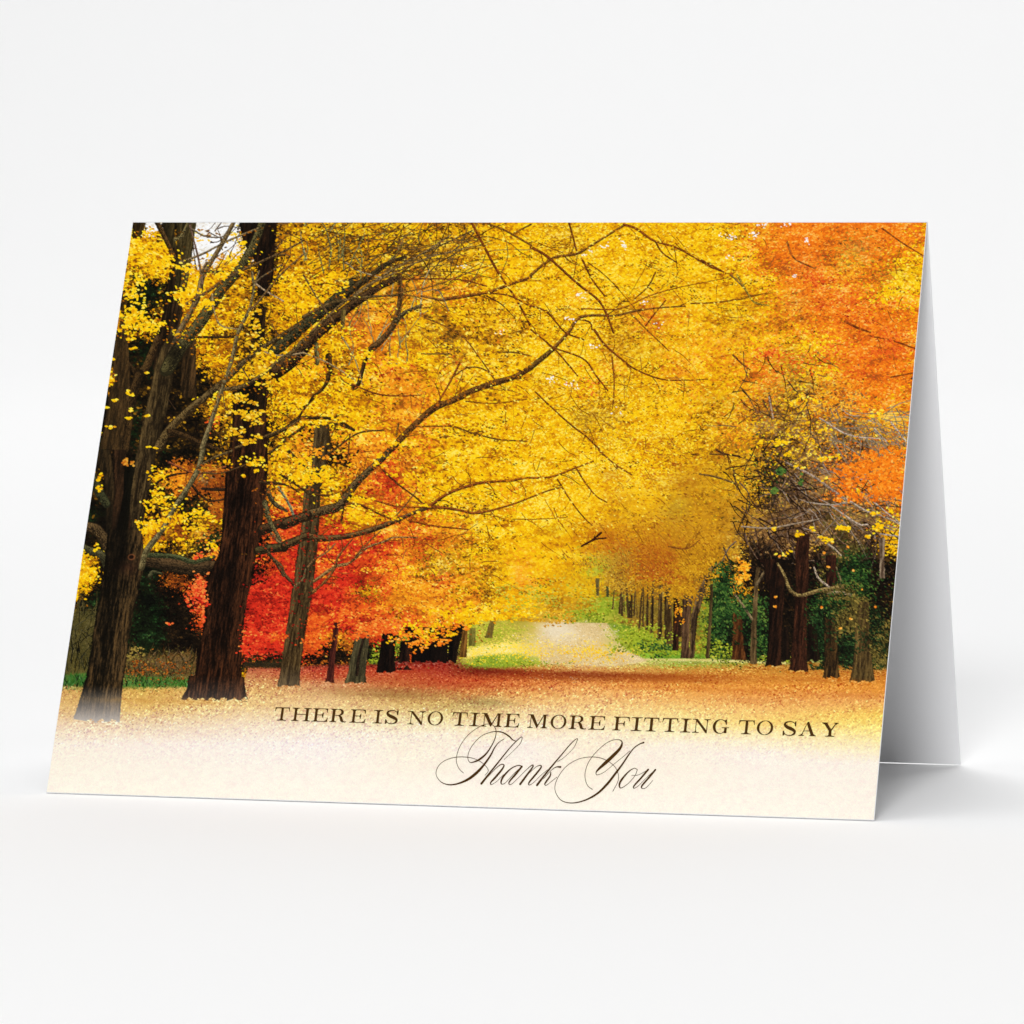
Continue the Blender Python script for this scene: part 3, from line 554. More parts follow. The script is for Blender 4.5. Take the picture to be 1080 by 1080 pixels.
# small trunks under the red tree
trunk('J', [(150, 300, 326), (300, 280, 306), (395, 268, 300), (420, 256, 302)], (40, 14, 12), (104, 48, 34))
trunk('J', [(190, 398, 458), (300, 376, 446), (380, 360, 438), (422, 342, 444)], (40, 36, 22), (112, 100, 64), -.2)
stroke('J', [(430, 220), (408, 300), (400, 380)], 10, 14, (30, 20, 12))
trunk('J', [(230, 590, 640), (250, 640, 800), (330, 640, 796)], (8, 5, 4), (30, 18, 12), amp=.15)
trunk('J', [(170, 600, 860), (250, 640, 830)], (10, 6, 4), (40, 24, 14), amp=.15)
trunk('J', [(185, 512, 572), (300, 498, 566), (375, 484, 572)], (8, 5, 4), (36, 20, 12))
trunk('J', [(235, 592, 632), (330, 582, 632), (360, 574, 640)], (14, 8, 6), (54, 30, 18))
trunk('J', [(150, 825, 880), (180, 815, 870), (280, 802, 842), (330, 795, 836)], (8, 5, 4), (40, 26, 14))
trunk('J', [(185, 864, 886), (305, 848, 882)], (70, 44, 14), (150, 100, 40))
trunk('J', [(175, 892, 922), (255, 888, 920)], (90, 84, 30), (150, 138, 60))
trunk('K', [(145, 70, 92), (220, 46, 80)], (84, 70, 30), (150, 120, 52))

# long limbs reaching right
SPAWN[0] = 1.0
stroke('2', [(-140, 612), (-60, 545), (0, 492), (90, 420), (170, 350), (235, 285)], 66, 50, (36, 34, 18), (76, 70, 42))
stroke('2', [(130, 400), (230, 320), (330, 245), (400, 195), (480, 165)], 46, 16, (34, 27, 14), (78, 64, 36))
stroke('2', [(-125, 705), (-60, 655), (0, 595), (60, 530), (110, 490), (220, 400), (330, 325), (400, 285), (455, 262)], 84, 26, (34, 21, 11), (88, 62, 34))
stroke('2', [(0, 450), (130, 385), (250, 360), (370, 350), (480, 345)], 20, 8, (70, 54, 28))
stroke('2', [(0, 560), (110, 450), (230, 350), (360, 265), (500, 180), (650, 110), (800, 40)], 14, 7, (78, 60, 32))
stroke('2', [(250, 345), (380, 250), (560, 150), (700, 60)], 12, 6, (92, 74, 44))
stroke('2', [(300, 300), (430, 240), (600, 165), (800, 115)], 10, 5, (96, 76, 44)); stroke('2', [(470, 270), (620, 268), (760, 275), (870, 303)], 8, 5, RED)
stroke('2', [(320, 602), (370, 560), (420, 500), (440, 450), (460, 350), (458, 255)], 36, 20, (70, 46, 20), (110, 78, 40))
stroke('2', [(440, 470), (480, 430), (560, 395)], 24, 18, (62, 48, 24), (110, 92, 56))
stroke('2', [(325, 600), (300, 640), (285, 680), (260, 770), (235, 790)], 22, 20, (44, 30, 14))
stroke('2', [(60, 580), (66, 670)], 24, 20, (80, 74, 40)); stroke('2', [(190, 420), (185, 500)], 22, 18, (110, 90, 40))
stroke('2', [(120, 640), (130, 700), (110, 760), (60, 820), (0, 880)], 30, 8, (48, 32, 12), kink=.8)
stroke('2', [(670, 365), (760, 352), (880, 330), (980, 295), (1080, 260)], 18, 14, (92, 54, 18))
stroke('3', [(0, 250), (60, 200), (120, 165), (215, 150), (270, 120), (350, 70), (440, 15)], 15, 11, (92, 58, 18))
stroke('3', [(440, 10), (500, 30), (580, 85), (690, 120), (780, 170), (850, 210), (915, 236)], 12, 6, (120, 60, 14))
stroke('3', [(590, 90), (625, 145), (690, 190)], 8, 6, (110, 54, 14))
stroke('2', [(560, 350), (670, 372)], 10, 12, (92, 60, 26)); stroke('2', [(560, 330), (640, 325), (690, 420)], 5, 5, TAN)
stroke('6', [(0, 352), (90, 320), (180, 290), (250, 272), (290, 230), (330, 170), (400, 100), (470, 35), (500, 0)], 56, 30, (50, 36, 18), (112, 88, 52))
stroke('F', [(600, 240), (640, 195), (720, 115), (800, 50), (860, 20), (940, -10)], 32, 26, (74, 44, 18), (118, 78, 36))
stroke('2', [(450, 1040), (520, 970), (620, 880), (700, 850), (800, 800), (900, 765), (1000, 735), (1080, 690)], 32, 28, (82, 48, 18), (122, 80, 34))
stroke('3', [(0, 688), (60, 640), (110, 598)], 28, 22, (84, 54, 16), (124, 90, 36))
stroke('3', [(110, 598), (180, 520), (222, 458), (290, 442), (400, 442), (500, 420), (620, 405), (732, 398)], 18, 6, (100, 58, 16), (140, 96, 40))
stroke('F', [(0, 712), (60, 705), (120, 680), (200, 655), (260, 665), (380, 655), (500, 625), (600, 588), (700, 545), (770, 518)], 42, 18, (56, 36, 16), (122, 90, 50))
stroke('F', [(770, 518), (870, 450), (1000, 405), (1080, 395)], 17, 13, (96, 48, 16))
stroke('7', [(-90, 151), (0, 146), (60, 135), (180, 130), (280, 95), (385, 55)], 14, 7, (106, 56, 12))
stroke('F', [(760, 515), (850, 520), (920, 530), (990, 545), (1080, 530)], 14, 11, (100, 52, 16))
stroke('7', [(-90, 286), (0, 260), (80, 230), (170, 195), (230, 180)], 10, 6, (104, 56, 12))
stroke('F', [(230, 868), (330, 800), (400, 780), (480, 710), (560, 680), (610, 660), (720, 660)], 17, 6, (110, 74, 36), (168, 130, 76))
stroke('F', [(225, 920), (290, 860), (330, 800), (345, 750), (410, 670)], 15, 7, (90, 58, 26))
stroke('F', [(410, 770), (470, 700), (545, 630)], 10, 6, (92, 58, 26))
stroke('F', [(200, 800), (230, 765), (290, 730), (330, 690)], 10, 6, (120, 86, 50))
stroke('F', [(135, 885), (90, 835), (70, 790), (10, 740)], 16, 9, (60, 36, 18), (110, 80, 46)); stroke('F', [(140, 890), (175, 860), (190, 810)], 12, 6, (110, 90, 54))
stroke('F', [(380, 500), (450, 505), (520, 540), (605, 578)], 11, 6, (74, 40, 14)); stroke('F', [(440, 465), (540, 490), (620, 512), (770, 518)], 8, 6, (100, 46, 14))
stroke('F', [(230, 455), (330, 462), (400, 430)], 12, 8, (60, 36, 14)); stroke('F', [(680, 580), (800, 605), (960, 622)], 8, 6, (100, 46, 14))
stroke('F', [(70, 360), (140, 405), (220, 465)], 14, 9, (44, 30, 14)); stroke('F', [(0, 405), (90, 410), (150, 440)], 9, 7, (50, 34, 16))
stroke('F', [(0, 430), (40, 500), (100, 535)], 18, 12, (58, 48, 28)); stroke('F', [(10, 620), (60, 680), (100, 690)], 14, 10, (84, 66, 40)); stroke('F', [(60, 420), (110, 500), (130, 550)], 10, 12, (120, 120, 90))
stroke('F', [(560, 340), (620, 400), (700, 460), (760, 510)], 9, 8, (70, 40, 14)); stroke('F', [(600, 580), (700, 460), (720, 420)], 7, 5, (90, 60, 30)); stroke('F', [(360, 580), (370, 520)], 9, 10, (50, 30, 14))
stroke('F', [(0, 190), (80, 150), (160, 95), (230, 92), (330, 100), (420, 150)], 18, 14, (40, 28, 12)); stroke('F', [(20, 260), (130, 170), (210, 125), (330, 120), (410, 148)], 16, 8, (52, 38, 16))
stroke('F', [(150, 100), (190, 40), (230, 0)], 12, 8, (44, 26, 12)); stroke('F', [(260, 300), (330, 240), (440, 165), (560, 150)], 10, 8, (56, 38, 18)); stroke('F', [(110, 250), (160, 300), (200, 330)], 16, 10, (50, 40, 20))
stroke('F', [(390, 290), (400, 170)], 8, 8, (90, 50, 18)); stroke('F', [(630, 120), (620, 180)], 10, 8, (90, 60, 22))
stroke('2', [(540, 970), (700, 970), (800, 1000), (920, 1030), (1060, 1040)], 8, 6, (110, 66, 18)); stroke('2', [(740, 670), (700, 750), (625, 880)], 10, 9, (104, 52, 16))
stroke('2', [(230, 770), (350, 815), (460, 825), (560, 820)], 8, 5, RED); stroke('2', [(440, 340), (620, 300), (780, 240), (920, 190)], 7, 5, (100, 66, 26))
stroke('2', [(700, 740), (780, 690), (860, 700), (915, 755)], 7, 5, (110, 66, 22)); stroke('2', [(570, 450), (740, 530), (840, 650), (910, 750)], 6, 6, (130, 78, 24)); stroke('2', [(0, 250), (60, 350), (120, 440), (140, 470)], 9, 8, (110, 80, 44))
stroke('2', [(560, 625), (700, 625)], 8, 6, (110, 80, 30)); stroke('2', [(920, 615), (1000, 618), (1080, 635)], 7, 6, (110, 70, 20)); stroke('2', [(870, 350), (940, 390), (1000, 450)], 6, 4, RED)
stroke('2', [(800, 5), (860, 120), (920, 230), (1000, 350), (1040, 420), (1075, 490)], 12, 8, (112, 54, 14)); stroke('2', [(850, 0), (950, 35), (1080, 108)], 9, 10, (120, 76, 20)); stroke('2', [(1000, 50), (1080, 10)], 9, 8, (120, 76, 20))
stroke('2', [(880, 335), (980, 350), (1080, 400)], 7, 8, (110, 54, 14)); stroke('2', [(770, 850), (900, 860), (1060, 840)], 6, 5, (140, 80, 16))
stroke('3', [(0, 118), (60, 150), (110, 190), (220, 290), (320, 370), (360, 440), (392, 525)], 13, 9, (116, 58, 14)); stroke('3', [(180, 0), (200, 70), (216, 135)], 9, 7, (120, 60, 14))
stroke('3', [(240, 170), (290, 270), (350, 350)], 9, 7, (120, 60, 14)); stroke('3', [(0, 395), (80, 430), (160, 520), (250, 557)], 9, 7, (116, 58, 14)); stroke('3', [(0, 510), (110, 600), (180, 680), (222, 730)], 8, 6, (120, 60, 14))
stroke('3', [(120, 600), (250, 650), (310, 730), (365, 800)], 8, 6, (120, 60, 14)); stroke('3', [(300, 510), (350, 580), (430, 650), (500, 700), (620, 745), (740, 750), (840, 745)], 11, 4, (120, 60, 14))
stroke('3', [(590, 240), (555, 305), (490, 365)], 8, 6, (120, 66, 16)); stroke('3', [(555, 305), (580, 325)], 8, 5, (120, 66, 16)); stroke('3', [(240, 410), (420, 410), (560, 350), (700, 310), (940, 262)], 7, 4, (140, 74, 16))
stroke('3', [(385, 640), (395, 760), (388, 885)], 7, 5, (140, 74, 16)); stroke('3', [(20, 805), (120, 900), (200, 970), (260, 1015), (325, 1078)], 8, 7, (128, 70, 14)); stroke('3', [(760, 385), (850, 382), (980, 368), (1080, 345)], 6, 5, (140, 80, 20))
stroke('3', [(470, 430), (560, 520), (655, 610)], 7, 5, (140, 84, 18)); stroke('3', [(950, 250), (1010, 310), (1050, 370), (1080, 385)], 9, 6, (140, 100, 40)); stroke('3', [(270, 190), (360, 260), (460, 370), (540, 470)], 5, 4, (130, 80, 20))
stroke('3', [(545, 490), (590, 430), (640, 370)], 8, 5, (120, 54, 14)); stroke('3', [(220, 160), (205, 250)], 5, 4, (130, 80, 20)); stroke('3', [(230, 460), (280, 475), (290, 510)], 8, 6, (120, 60, 14))
stroke('7', [(0, 330), (120, 330), (260, 322)], 5, 4, (160, 90, 16)); stroke('7', [(300, 80), (350, 160), (400, 220), (450, 250)], 8, 5, (132, 72, 14)); stroke('7', [(410, 0), (490, 70), (570, 120)], 8, 6, (140, 78, 16))
stroke('7', [(215, 140), (270, 230), (330, 310), (380, 360)], 7, 5, (130, 72, 14)); stroke('7', [(330, 458), (380, 430), (422, 395)], 9, 11, (40, 14, 6)); stroke('7', [(365, 440), (400, 425), (445, 420)], 9, 7, (50, 18, 8))
stroke('7', [(970, 0), (1010, 20), (1080, 30)], 10, 8, (60, 36, 16)); stroke('7', [(890, 115), (970, 130), (1060, 160)], 7, 9, (80, 60, 30)); stroke('7', [(1050, 90), (1070, 190)], 7, 6, (84, 60, 26)); stroke('7', [(745, 460), (830, 470), (890, 430)], 8, 5, (130, 74, 20))
stroke('4', [(0, 180), (50, 205), (105, 236)], 10, 6, (120, 60, 14)); stroke('4', [(680, 470), (740, 500), (800, 522)], 12, 8, (140, 62, 16)); stroke('4', [(860, 30), (950, 95), (1055, 160)], 7, 5, (130, 60, 16)); stroke('4', [(405, 90), (440, 170), (540, 220)], 9, 6, (150, 84, 30))
stroke('4', [(150, 630), (190, 670), (230, 700)], 9, 6, (110, 60, 24)); stroke('4', [(320, 830), (340, 930)], 7, 6, (180, 150, 120)); stroke('4', [(170, 250), (210, 320), (250, 380), (320, 395)], 9, 6, (160, 130, 40)); stroke('4', [(0, 385), (100, 378), (200, 355), (320, 335)], 6, 5, (150, 84, 16))
stroke('4', [(900, 735), (1020, 712)], 7, 5, (130, 60, 16)); stroke('4', [(800, 540), (900, 560), (1030, 605)], 8, 7, (140, 62, 16)); stroke('4', [(560, 930), (700, 1010), (870, 1030)], 7, 5, (180, 160, 140)); stroke('4', [(820, 980), (890, 1055)], 9, 7, (166, 148, 126)); stroke('4', [(900, 950), (970, 1040)], 8, 7, (188, 170, 150))

SPAWN[0] = 0.0
# near left: trunks in the crown
trunk('1', [(0, 272, 332), (40, 268, 322), (75, 266, 300)], (34, 24, 10), (78, 58, 24))
trunk('1', [(555, 508, 570), (700, 498, 570), (790, 498, 572), (835, 505, 572)], (28, 20, 10), (86, 60, 32))
trunk('1', [(0, 775, 955), (60, 785, 952), (100, 797, 945), (200, 862, 942), (300, 862, 935), (350, 860, 915)], (12, 8, 5), (50, 30, 16), -.1)
trunk('1', [(400, 848, 905), (470, 830, 898), (560, 840, 898)], (16, 10, 6), (58, 38, 18))
trunk('1', [(800, 742, 915), (900, 746, 902), (1000, 738, 908), (1085, 722, 910)], (20, 11, 6), (80, 46, 24), .15)
trunk('1', [(740, 835, 925), (800, 770, 905), (900, 760, 890)], (14, 10, 6), (48, 30, 14))
trunk('1', [(0, 414, 470), (60, 420, 470), (130, 440, 480), (160, 448, 480)], (30, 24, 12), (72, 60, 30))
trunk('1', [(0, 478, 572), (60, 478, 562), (120, 478, 556), (200, 470, 545), (300, 460, 528), (330, 452, 520)], (34, 28, 12), (98, 82, 46), .1)
trunk('1', [(120, 448, 480), (220, 446, 474), (330, 430, 470), (420, 412, 512), (480, 402, 494), (560, 384, 470), (640, 372, 450), (700, 360, 420)], (20, 14, 7), (72, 50, 26))
stroke('1', [(385, 0), (410, 50), (440, 110), (466, 165)], 24, 20, (54, 38, 18)); stroke('1', [(530, 0), (510, 50), (490, 75), (470, 80)], 16, 22, (78, 68, 40))
stroke('1', [(390, 545), (360, 620), (335, 680), (295, 735)], 36, 44, (54, 36, 18), (90, 66, 34))
stroke('1', [(180, 610), (240, 665), (292, 722)], 20, 26, (38, 26, 12))
stroke('1', [(300, 720), (275, 800), (255, 880), (240, 980), (225, 1080)], 44, 56, (40, 28, 14), (70, 50, 26))
trunk('1', [(505, 196, 240), (600, 180, 250), (700, 176, 256), (800, 160, 256), (900, 146, 240), (1000, 128, 225), (1080, 110, 216)], (36, 26, 13), (92, 66, 34), .05)
trunk('1', [(320, 222, 250), (420, 214, 236), (505, 205, 236)], (40, 28, 10), (90, 60, 24))
trunk('1', [(500, 455, 478), (560, 424, 500), (600, 404, 508), (640, 390, 500), (700, 372, 470), (800, 350, 448), (900, 330, 432), (1000, 306, 405), (1085, 291, 386)], (30, 22, 11), (106, 84, 48), -.55)
stroke('1', [(440, 640), (480, 540), (530, 450), (580, 350), (600, 260), (640, 190), (700, 90), (748, 0)], 34, 20, (88, 68, 38), (136, 112, 72))
stroke('1', [(430, 700), (470, 630), (520, 560), (570, 500), (620, 430), (680, 335), (740, 265), (785, 210), (820, 150), (850, 90), (888, -10)], 74, 38, (54, 48, 26), (98, 88, 50))
stroke('1', [(575, 545), (650, 545), (745, 545)], 10, 14, (44, 30, 12)); stroke('1', [(490, 190), (600, 150), (720, 88), (865, 28)], 11, 10, (92, 76, 50)); stroke('1', [(590, 235), (700, 235), (745, 245)], 12, 12, (60, 44, 24))
stroke('1', [(520, 390), (620, 332), (720, 262), (860, 195), (1000, 130), (1080, 85)], 18, 9, (72, 54, 30)); stroke('1', [(600, 290), (580, 170), (545, 30), (540, 0)], 9, 8, (110, 84, 66)); stroke('1', [(550, 30), (610, 65), (690, 70), (720, 40)], 7, 7, (110, 94, 72)); stroke('1', [(660, 40), (690, 0)], 7, 6, (120, 100, 80)); stroke('1', [(620, 190), (590, 240)], 12, 9, (90, 70, 44))
stroke('1', [(645, 340), (655, 420), (690, 490), (790, 510)], 9, 6, (150, 126, 82)); stroke('1', [(850, 290), (900, 325), (985, 375)], 9, 6, (170, 144, 110)); stroke('1', [(870, 230), (850, 290), (880, 260), (980, 200)], 8, 6, (110, 90, 60))
SPAWN[0] = .7
stroke('1', [(1080, 150), (960, 260), (880, 360), (820, 430), (775, 520)], 10, 12, (84, 62, 34)); stroke('1', [(870, 600), (930, 628), (1010, 630), (1080, 618)], 8, 7, (150, 126, 90)); stroke('2', [(0, 620), (90, 655), (180, 705), (245, 752)], 8, 7, (170, 140, 90)); stroke('2', [(180, 540), (240, 640), (280, 770)], 7, 6, (160, 140, 90)); stroke('2', [(200, 190), (260, 230), (370, 262)], 7, 6, (160, 140, 100))
stroke('1', [(390, 1070), (430, 1000), (520, 905), (640, 805), (720, 740), (800, 660), (880, 600), (1000, 520), (1080, 465)], 48, 14, (62, 46, 24), (110, 88, 50))
stroke('1', [(680, 795), (780, 782), (860, 740), (960, 660), (1020, 620), (1080, 560)], 20, 22, (72, 54, 28), (116, 92, 52))
stroke('1', [(440, 990), (520, 1015), (600, 1055), (680, 1080)], 26, 20, (44, 30, 14))
stroke('5', [(530, 60), (620, 100), (700, 110), (800, 80)], 12, 10, (96, 50, 28)); stroke('5', [(430, 190), (520, 130), (620, 108)], 14, 10, (30, 20, 10)); stroke('5', [(640, 170), (680, 215), (720, 245)], 12, 8, (34, 22, 12)); stroke('5', [(690, 185), (760, 190), (850, 185)], 14, 18, (34, 22, 14)); stroke('5', [(720, 245), (790, 235), (850, 200)], 9, 9, (44, 26, 14))

SPAWN[0] = 0.0
# limb across to second trunk
stroke('5', [(400, 520), (500, 538), (620, 560), (700, 560), (800, 560)], 62, 74, (40, 30, 17), (88, 66, 40))
stroke('5', [(430, 500), (560, 508), (640, 532), (700, 522), (745, 510)], 26, 18, (50, 54, 30), (84, 88, 52))
stroke('5', [(440, 600), (455, 580), (500, 590)], 22, 8, (48, 48, 28), (90, 86, 56))
# second trunk
trunk('5', [(0, 812, 1000), (60, 806, 1002), (120, 800, 1000), (200, 796, 995), (300, 788, 982), (400, 782, 965), (500, 765, 945), (560, 740, 938), (620, 705, 925), (700, 703, 906), (800, 700, 890), (900, 685, 882), (1000, 664, 876), (1080, 652, 876)], (16, 8, 4), (84, 46, 24), .15, amp=.42)
trunk('I', [(385, 660, 905), (410, 658, 905), (440, 652, 908), (470, 636, 914), (492, 624, 922), (499, 632, 918)], (16, 8, 4), (84, 46, 24), .15, fade=(712, 742, .26), amp=.42)
stroke('5', [(975, 380), (1020, 365), (1080, 340)], 56, 40, (40, 26, 14), (80, 56, 32)); stroke('6', [(0, 350), (60, 328), (110, 312)], 44, 40, (44, 30, 15), (96, 72, 42))
stroke('5', [(950, 480), (1010, 470), (1080, 465)], 44, 40, (44, 32, 16), (84, 72, 40)); stroke('6', [(0, 456), (40, 440), (100, 410)], 40, 38, (50, 34, 16), (100, 78, 44))
stroke('5', [(990, 470), (1040, 540), (1075, 600)], 10, 12, (60, 44, 26)); stroke('5', [(1000, 190), (1030, 250), (1075, 280)], 16, 12, (64, 54, 32)); stroke('5', [(985, 250), (1010, 340), (1060, 430)], 26, 16, (70, 62, 36)); stroke('5', [(960, 155), (1020, 155), (1080, 165)], 12, 9, (50, 34, 18))
# first trunk: body, forks
trunk('5', [(0, 186, 250), (60, 190, 262), (140, 225, 268), (240, 236, 280), (330, 232, 300), (400, 232, 320)], (26, 20, 11), (78, 58, 32))
stroke('5', [(170, 140), (200, 200), (235, 260)], 46, 40, (44, 44, 26), (66, 66, 40))
stroke('5', [(120, 362), (180, 375), (220, 420), (250, 470)], 48, 56, (62, 46, 26), (116, 90, 54)); stroke('5', [(112, 455), (160, 480), (210, 500), (240, 560)], 28, 40, (60, 56, 34), (96, 90, 56))
trunk('5', [(0, 381, 475), (60, 370, 462), (150, 345, 448), (240, 328, 425), (330, 310, 412), (420, 290, 406), (520, 280, 402)], (29, 21, 11), (106, 84, 49), -.45)
trunk('5', [(0, 272, 330), (100, 272, 326), (220, 272, 338), (330, 262, 350), (420, 250, 360)], (26, 17, 9), (80, 52, 30), -.3)
trunk('5', [(80, 318, 372), (200, 318, 352), (300, 300, 345), (420, 270, 330), (520, 250, 310), (640, 240, 320)], (8, 7, 4), (28, 24, 12), amp=.2)
trunk('5', [(380, 240, 404), (450, 236, 410), (520, 228, 416), (580, 222, 408), (640, 214, 392), (720, 196, 376), (800, 182, 358), (900, 168, 338), (1000, 152, 328), (1080, 138, 320)], (16, 12, 6), (92, 68, 38), .4, amp=.42)
trunk('I', [(380, 214, 377), (440, 196, 370), (480, 184, 366), (520, 172, 362), (560, 158, 360), (575, 156, 359), (598, 290, 358)], (16, 12, 6), (92, 68, 38), .4, fade=(722, 762, .8), amp=.42)
stroke('5', [(400, 560), (425, 480), (500, 380), (560, 270), (620, 180), (670, 90), (692, 0)], 30, 24, (84, 74, 44), (132, 118, 76))
stroke('1', [(598, 1070), (640, 950), (690, 800), (740, 650), (770, 520), (820, 420), (842, 320), (835, 235)], 24, 11, (96, 82, 50), (140, 122, 78))
stroke('5', [(665, 85), (740, 40), (830, 5)], 14, 10, (72, 56, 30), (120, 98, 60)); stroke('1', [(755, 1072), (900, 1015), (1000, 975), (1080, 925)], 12, 9, (66, 50, 26))
stroke('5', [(690, 110), (780, 110), (900, 70)], 8, 6, (70, 50, 26))
px, py = tp('5', 352, 510); cx, cy = ap(Hm, px, py)
stamp(np.array([cx]), np.array([cy]), [(120, 72, 40)], ell(4.2*S, 3.4*S, 0)); stamp(np.array([cx]), np.array([cy]), [(26, 14, 8)], ell(2.6*S, 2.2*S, 0))

for x, y, rx, ry, c, a_ in ((330, 560, 60, 40, (70, 40, 26), .5), (250, 600, 40, 120, (8, 6, 3), .6), (230, 850, 30, 140, (12, 9, 5), .45), (820, 650, 30, 200, (10, 5, 3), .6), (860, 240, 50, 60, (10, 5, 3), .6), (760, 590, 60, 40, (14, 8, 5), .6)):
    wash('5', x, y, rx, ry, c, a_)
for x, y, rx, ry, c, a_ in ((290, 400, 60, 120, (12, 9, 5), .75), (300, 520, 34, 80, (8, 6, 3), .6), (215, 330, 40, 50, (20, 15, 8), .6)):
    wash('5', x, y, rx, ry, c, a_)
wash('1', 470, 620, 44, 60, (14, 10, 5), .7); wash('1', 440, 560, 26, 60, (20, 14, 7), .6)
# fallen leaves lapping over the feet of the trunks
def feet(tile, x0, x1, y, n, h=10):
    sc = TILE[tile][2]
    x = rng.uniform(x0, x1, n); yy2 = y+np.abs(rng.normal(0, h*.6, n))-h*.5*rng.random(n)+h*.5*np.sin(x*.13)
    a1, b1 = tp(tile, x, yy2); c = gcol(a1, b1+2)
    c = np.clip(c+rng.normal(0, 1, (n, 1))*np.array([[20, 30, 28]]), 10, 255); u_, v_ = ap(Hm, a1, b1)
    q = rng.integers(0, 5, n)
    for s in range(5): stamp(u_[q == s], v_[q == s], c[q == s], leafshape(1.4*S, .65*S, rng.uniform(-.8, .8)))
feet('I', 150, 370, 590, 170, 14); feet('I', 615, 925, 494, 240, 14); feet('J', 44, 156, 434, 80, 8); feet('J', 250, 310, 418, 36, 8); feet('J', 340, 450, 420, 60, 8)
feet('J', 470, 580, 374, 60, 8); feet('J', 570, 850, 332, 320, 14); feet('L', 525, 620, 398, 50, 8); feet('L', 640, 770, 414, 70, 8); feet('8', 400, 515, 1056, 60, 8); feet('8', 295, 395, 1032, 50, 8); feet('8', 225, 268, 1022, 24, 6); feet('8', 505, 570, 1010, 40, 12)
leaves(5200, 1.5, .6, .06, .07, .1, ang=.25, box=(80, 236, 560, 520), only='Yyo')
leaves(2600, 1.3, .5, .10, .08, .1, ang=-.2, box=(560, 236, 970, 560), only='YyoOu')
leaves(2000, 1.2, .6, .05, .06, .1, ang=.3, box=(250, 480, 520, 680), only='rROoy')
leaves(3800, 1.3, .55, .92, .07, .1, ang=.1, box=(80, 236, 980, 560), only='Y')
clumpleaf('2', 90, 950, 90, 24, 60, 'Y', mu=.55); clumpleaf('6', 160, 10, 90, 30, 50, 'o', mu=.5); clumpleaf('2', 285, 640, 30, 30, 26, 'Y', mu=.6); clumpleaf('1', 470, 520, 20, 20, 8, 'y')
clumpleaf('1', 915, 640, 34, 24, 34, 'Y'); clumpleaf('1', 925, 735, 24, 20, 20, 'y'); clumpleaf('6', 900, 800, 120, 30, 170, 'Y', mu=.6); clumpleaf('6', 1000, 790, 120, 34, 170, 'Y', mu=.6); clumpleaf('6', 850, 780, 60, 50, 120, 'Y', mu=.55)
clumpleaf('7', 60, 770, 120, 40, 170, 'Y', mu=.6); clumpleaf('7', 200, 800, 160, 30, 150, 'u', mu=.6, a=1.2, b=.6); clumpleaf('7', 330, 790, 120, 34, 130, 'g', mu=.4, a=1.2, b=.6)
# leaves that hang in front of the wood
for a in ((330, 160, 110, 70, 190), (280, 110, 50, 50, 60), (400, 190, 80, 40, 90), (525, 220, 45, 34, 60), (490, 345, 55, 40, 90), (555, 335, 28, 34, 50), (300, 440, 100, 60, 150), (330, 490, 90, 34, 80), (225, 480, 30, 30, 30), (265, 400, 50, 60, 60),
          (290, 270, 60, 30, 50), (255, 330, 40, 30, 40), (690, 250, 40, 30, 50), (740, 205, 40, 34, 60), (790, 100, 16, 24, 14), (640, 390, 60, 30, 40), (170, 745, 16, 40, 22), (245, 812, 18, 16, 14), (265, 545, 26, 20, 14)):
    clumpleaf('1', *a, 'Y', a=2.0, b=1.0)
for x, y in ((180, 845), (265, 890), (245, 930), (165, 972), (338, 918), (355, 1068), (178, 652), (140, 880), (345, 715), (265, 600)): clumpleaf('1', x, y, 14, 6, 7, 'Y', a=2.3, b=.9, ang=.1)
for a in ((800, 840, 70, 30, 60), (780, 910, 60, 30, 50), (850, 900, 60, 40, 50), (840, 940, 50, 30, 36), (760, 990, 40, 30, 40), (880, 700, 50, 40, 50), (780, 840, 40, 20, 30), (900, 790, 40, 30, 20), (860, 1030, 50, 30, 30), (810, 1040, 40, 20, 26), (860, 520, 60, 60, 60), (860, 430, 40, 40, 30), (880, 620, 50, 30, 50)): clumpleaf('1', *a, 'y', a=1.9, b=1.0)
for a in ((930, 60, 80, 34, 70), (980, 80, 50, 20, 30), (1040, 30, 50, 40, 60), (1060, 100, 30, 30, 30), (480, 120, 50, 34, 50), (440, 360, 60, 50, 60), (470, 200, 40, 20, 26), (430, 270, 30, 40, 24), (560, 350, 90, 70, 110), (600, 430, 60, 30, 50), (800, 60, 26, 14, 14), (885, 125, 18, 8, 7), (190, 120, 30, 20, 24), (200, 180, 20, 30, 20), (160, 590, 60, 60, 150), (110, 620, 40, 60, 60), (120, 510, 30, 24, 22), (450, 370, 60, 40, 70), (640, 310, 90, 40, 90), (190, 465, 14, 22, 12), (735, 470, 30, 40, 30), (95, 690, 10, 40, 16)): clumpleaf('5', *a, 'Y', a=1.5, b=1.0, mu=.6)
clumpleaf('5', 345, 60, 26, 20, 20, 'b', a=2, b=1.2, mu=.85)
clumpleaf('5', 700, 95, 110, 20, 60, 'b', a=1.6, b=.8, mu=.6)
for a in ((670, 680, 50, 90, 130), (680, 620, 20, 30, 24), (680, 500, 30, 20, 24), (690, 790, 20, 30, 24), (530, 828, 14, 6, 8)): clumpleaf('5', *a, 'R', a=1.6, b=.9, mu=.85)
clumpleaf('5', 900, 940, 50, 40, 60, 'R', a=1.6, b=.9, mu=.6); clumpleaf('5', 960, 900, 60, 50, 120, 'R', a=1.6, b=.9, mu=.6)
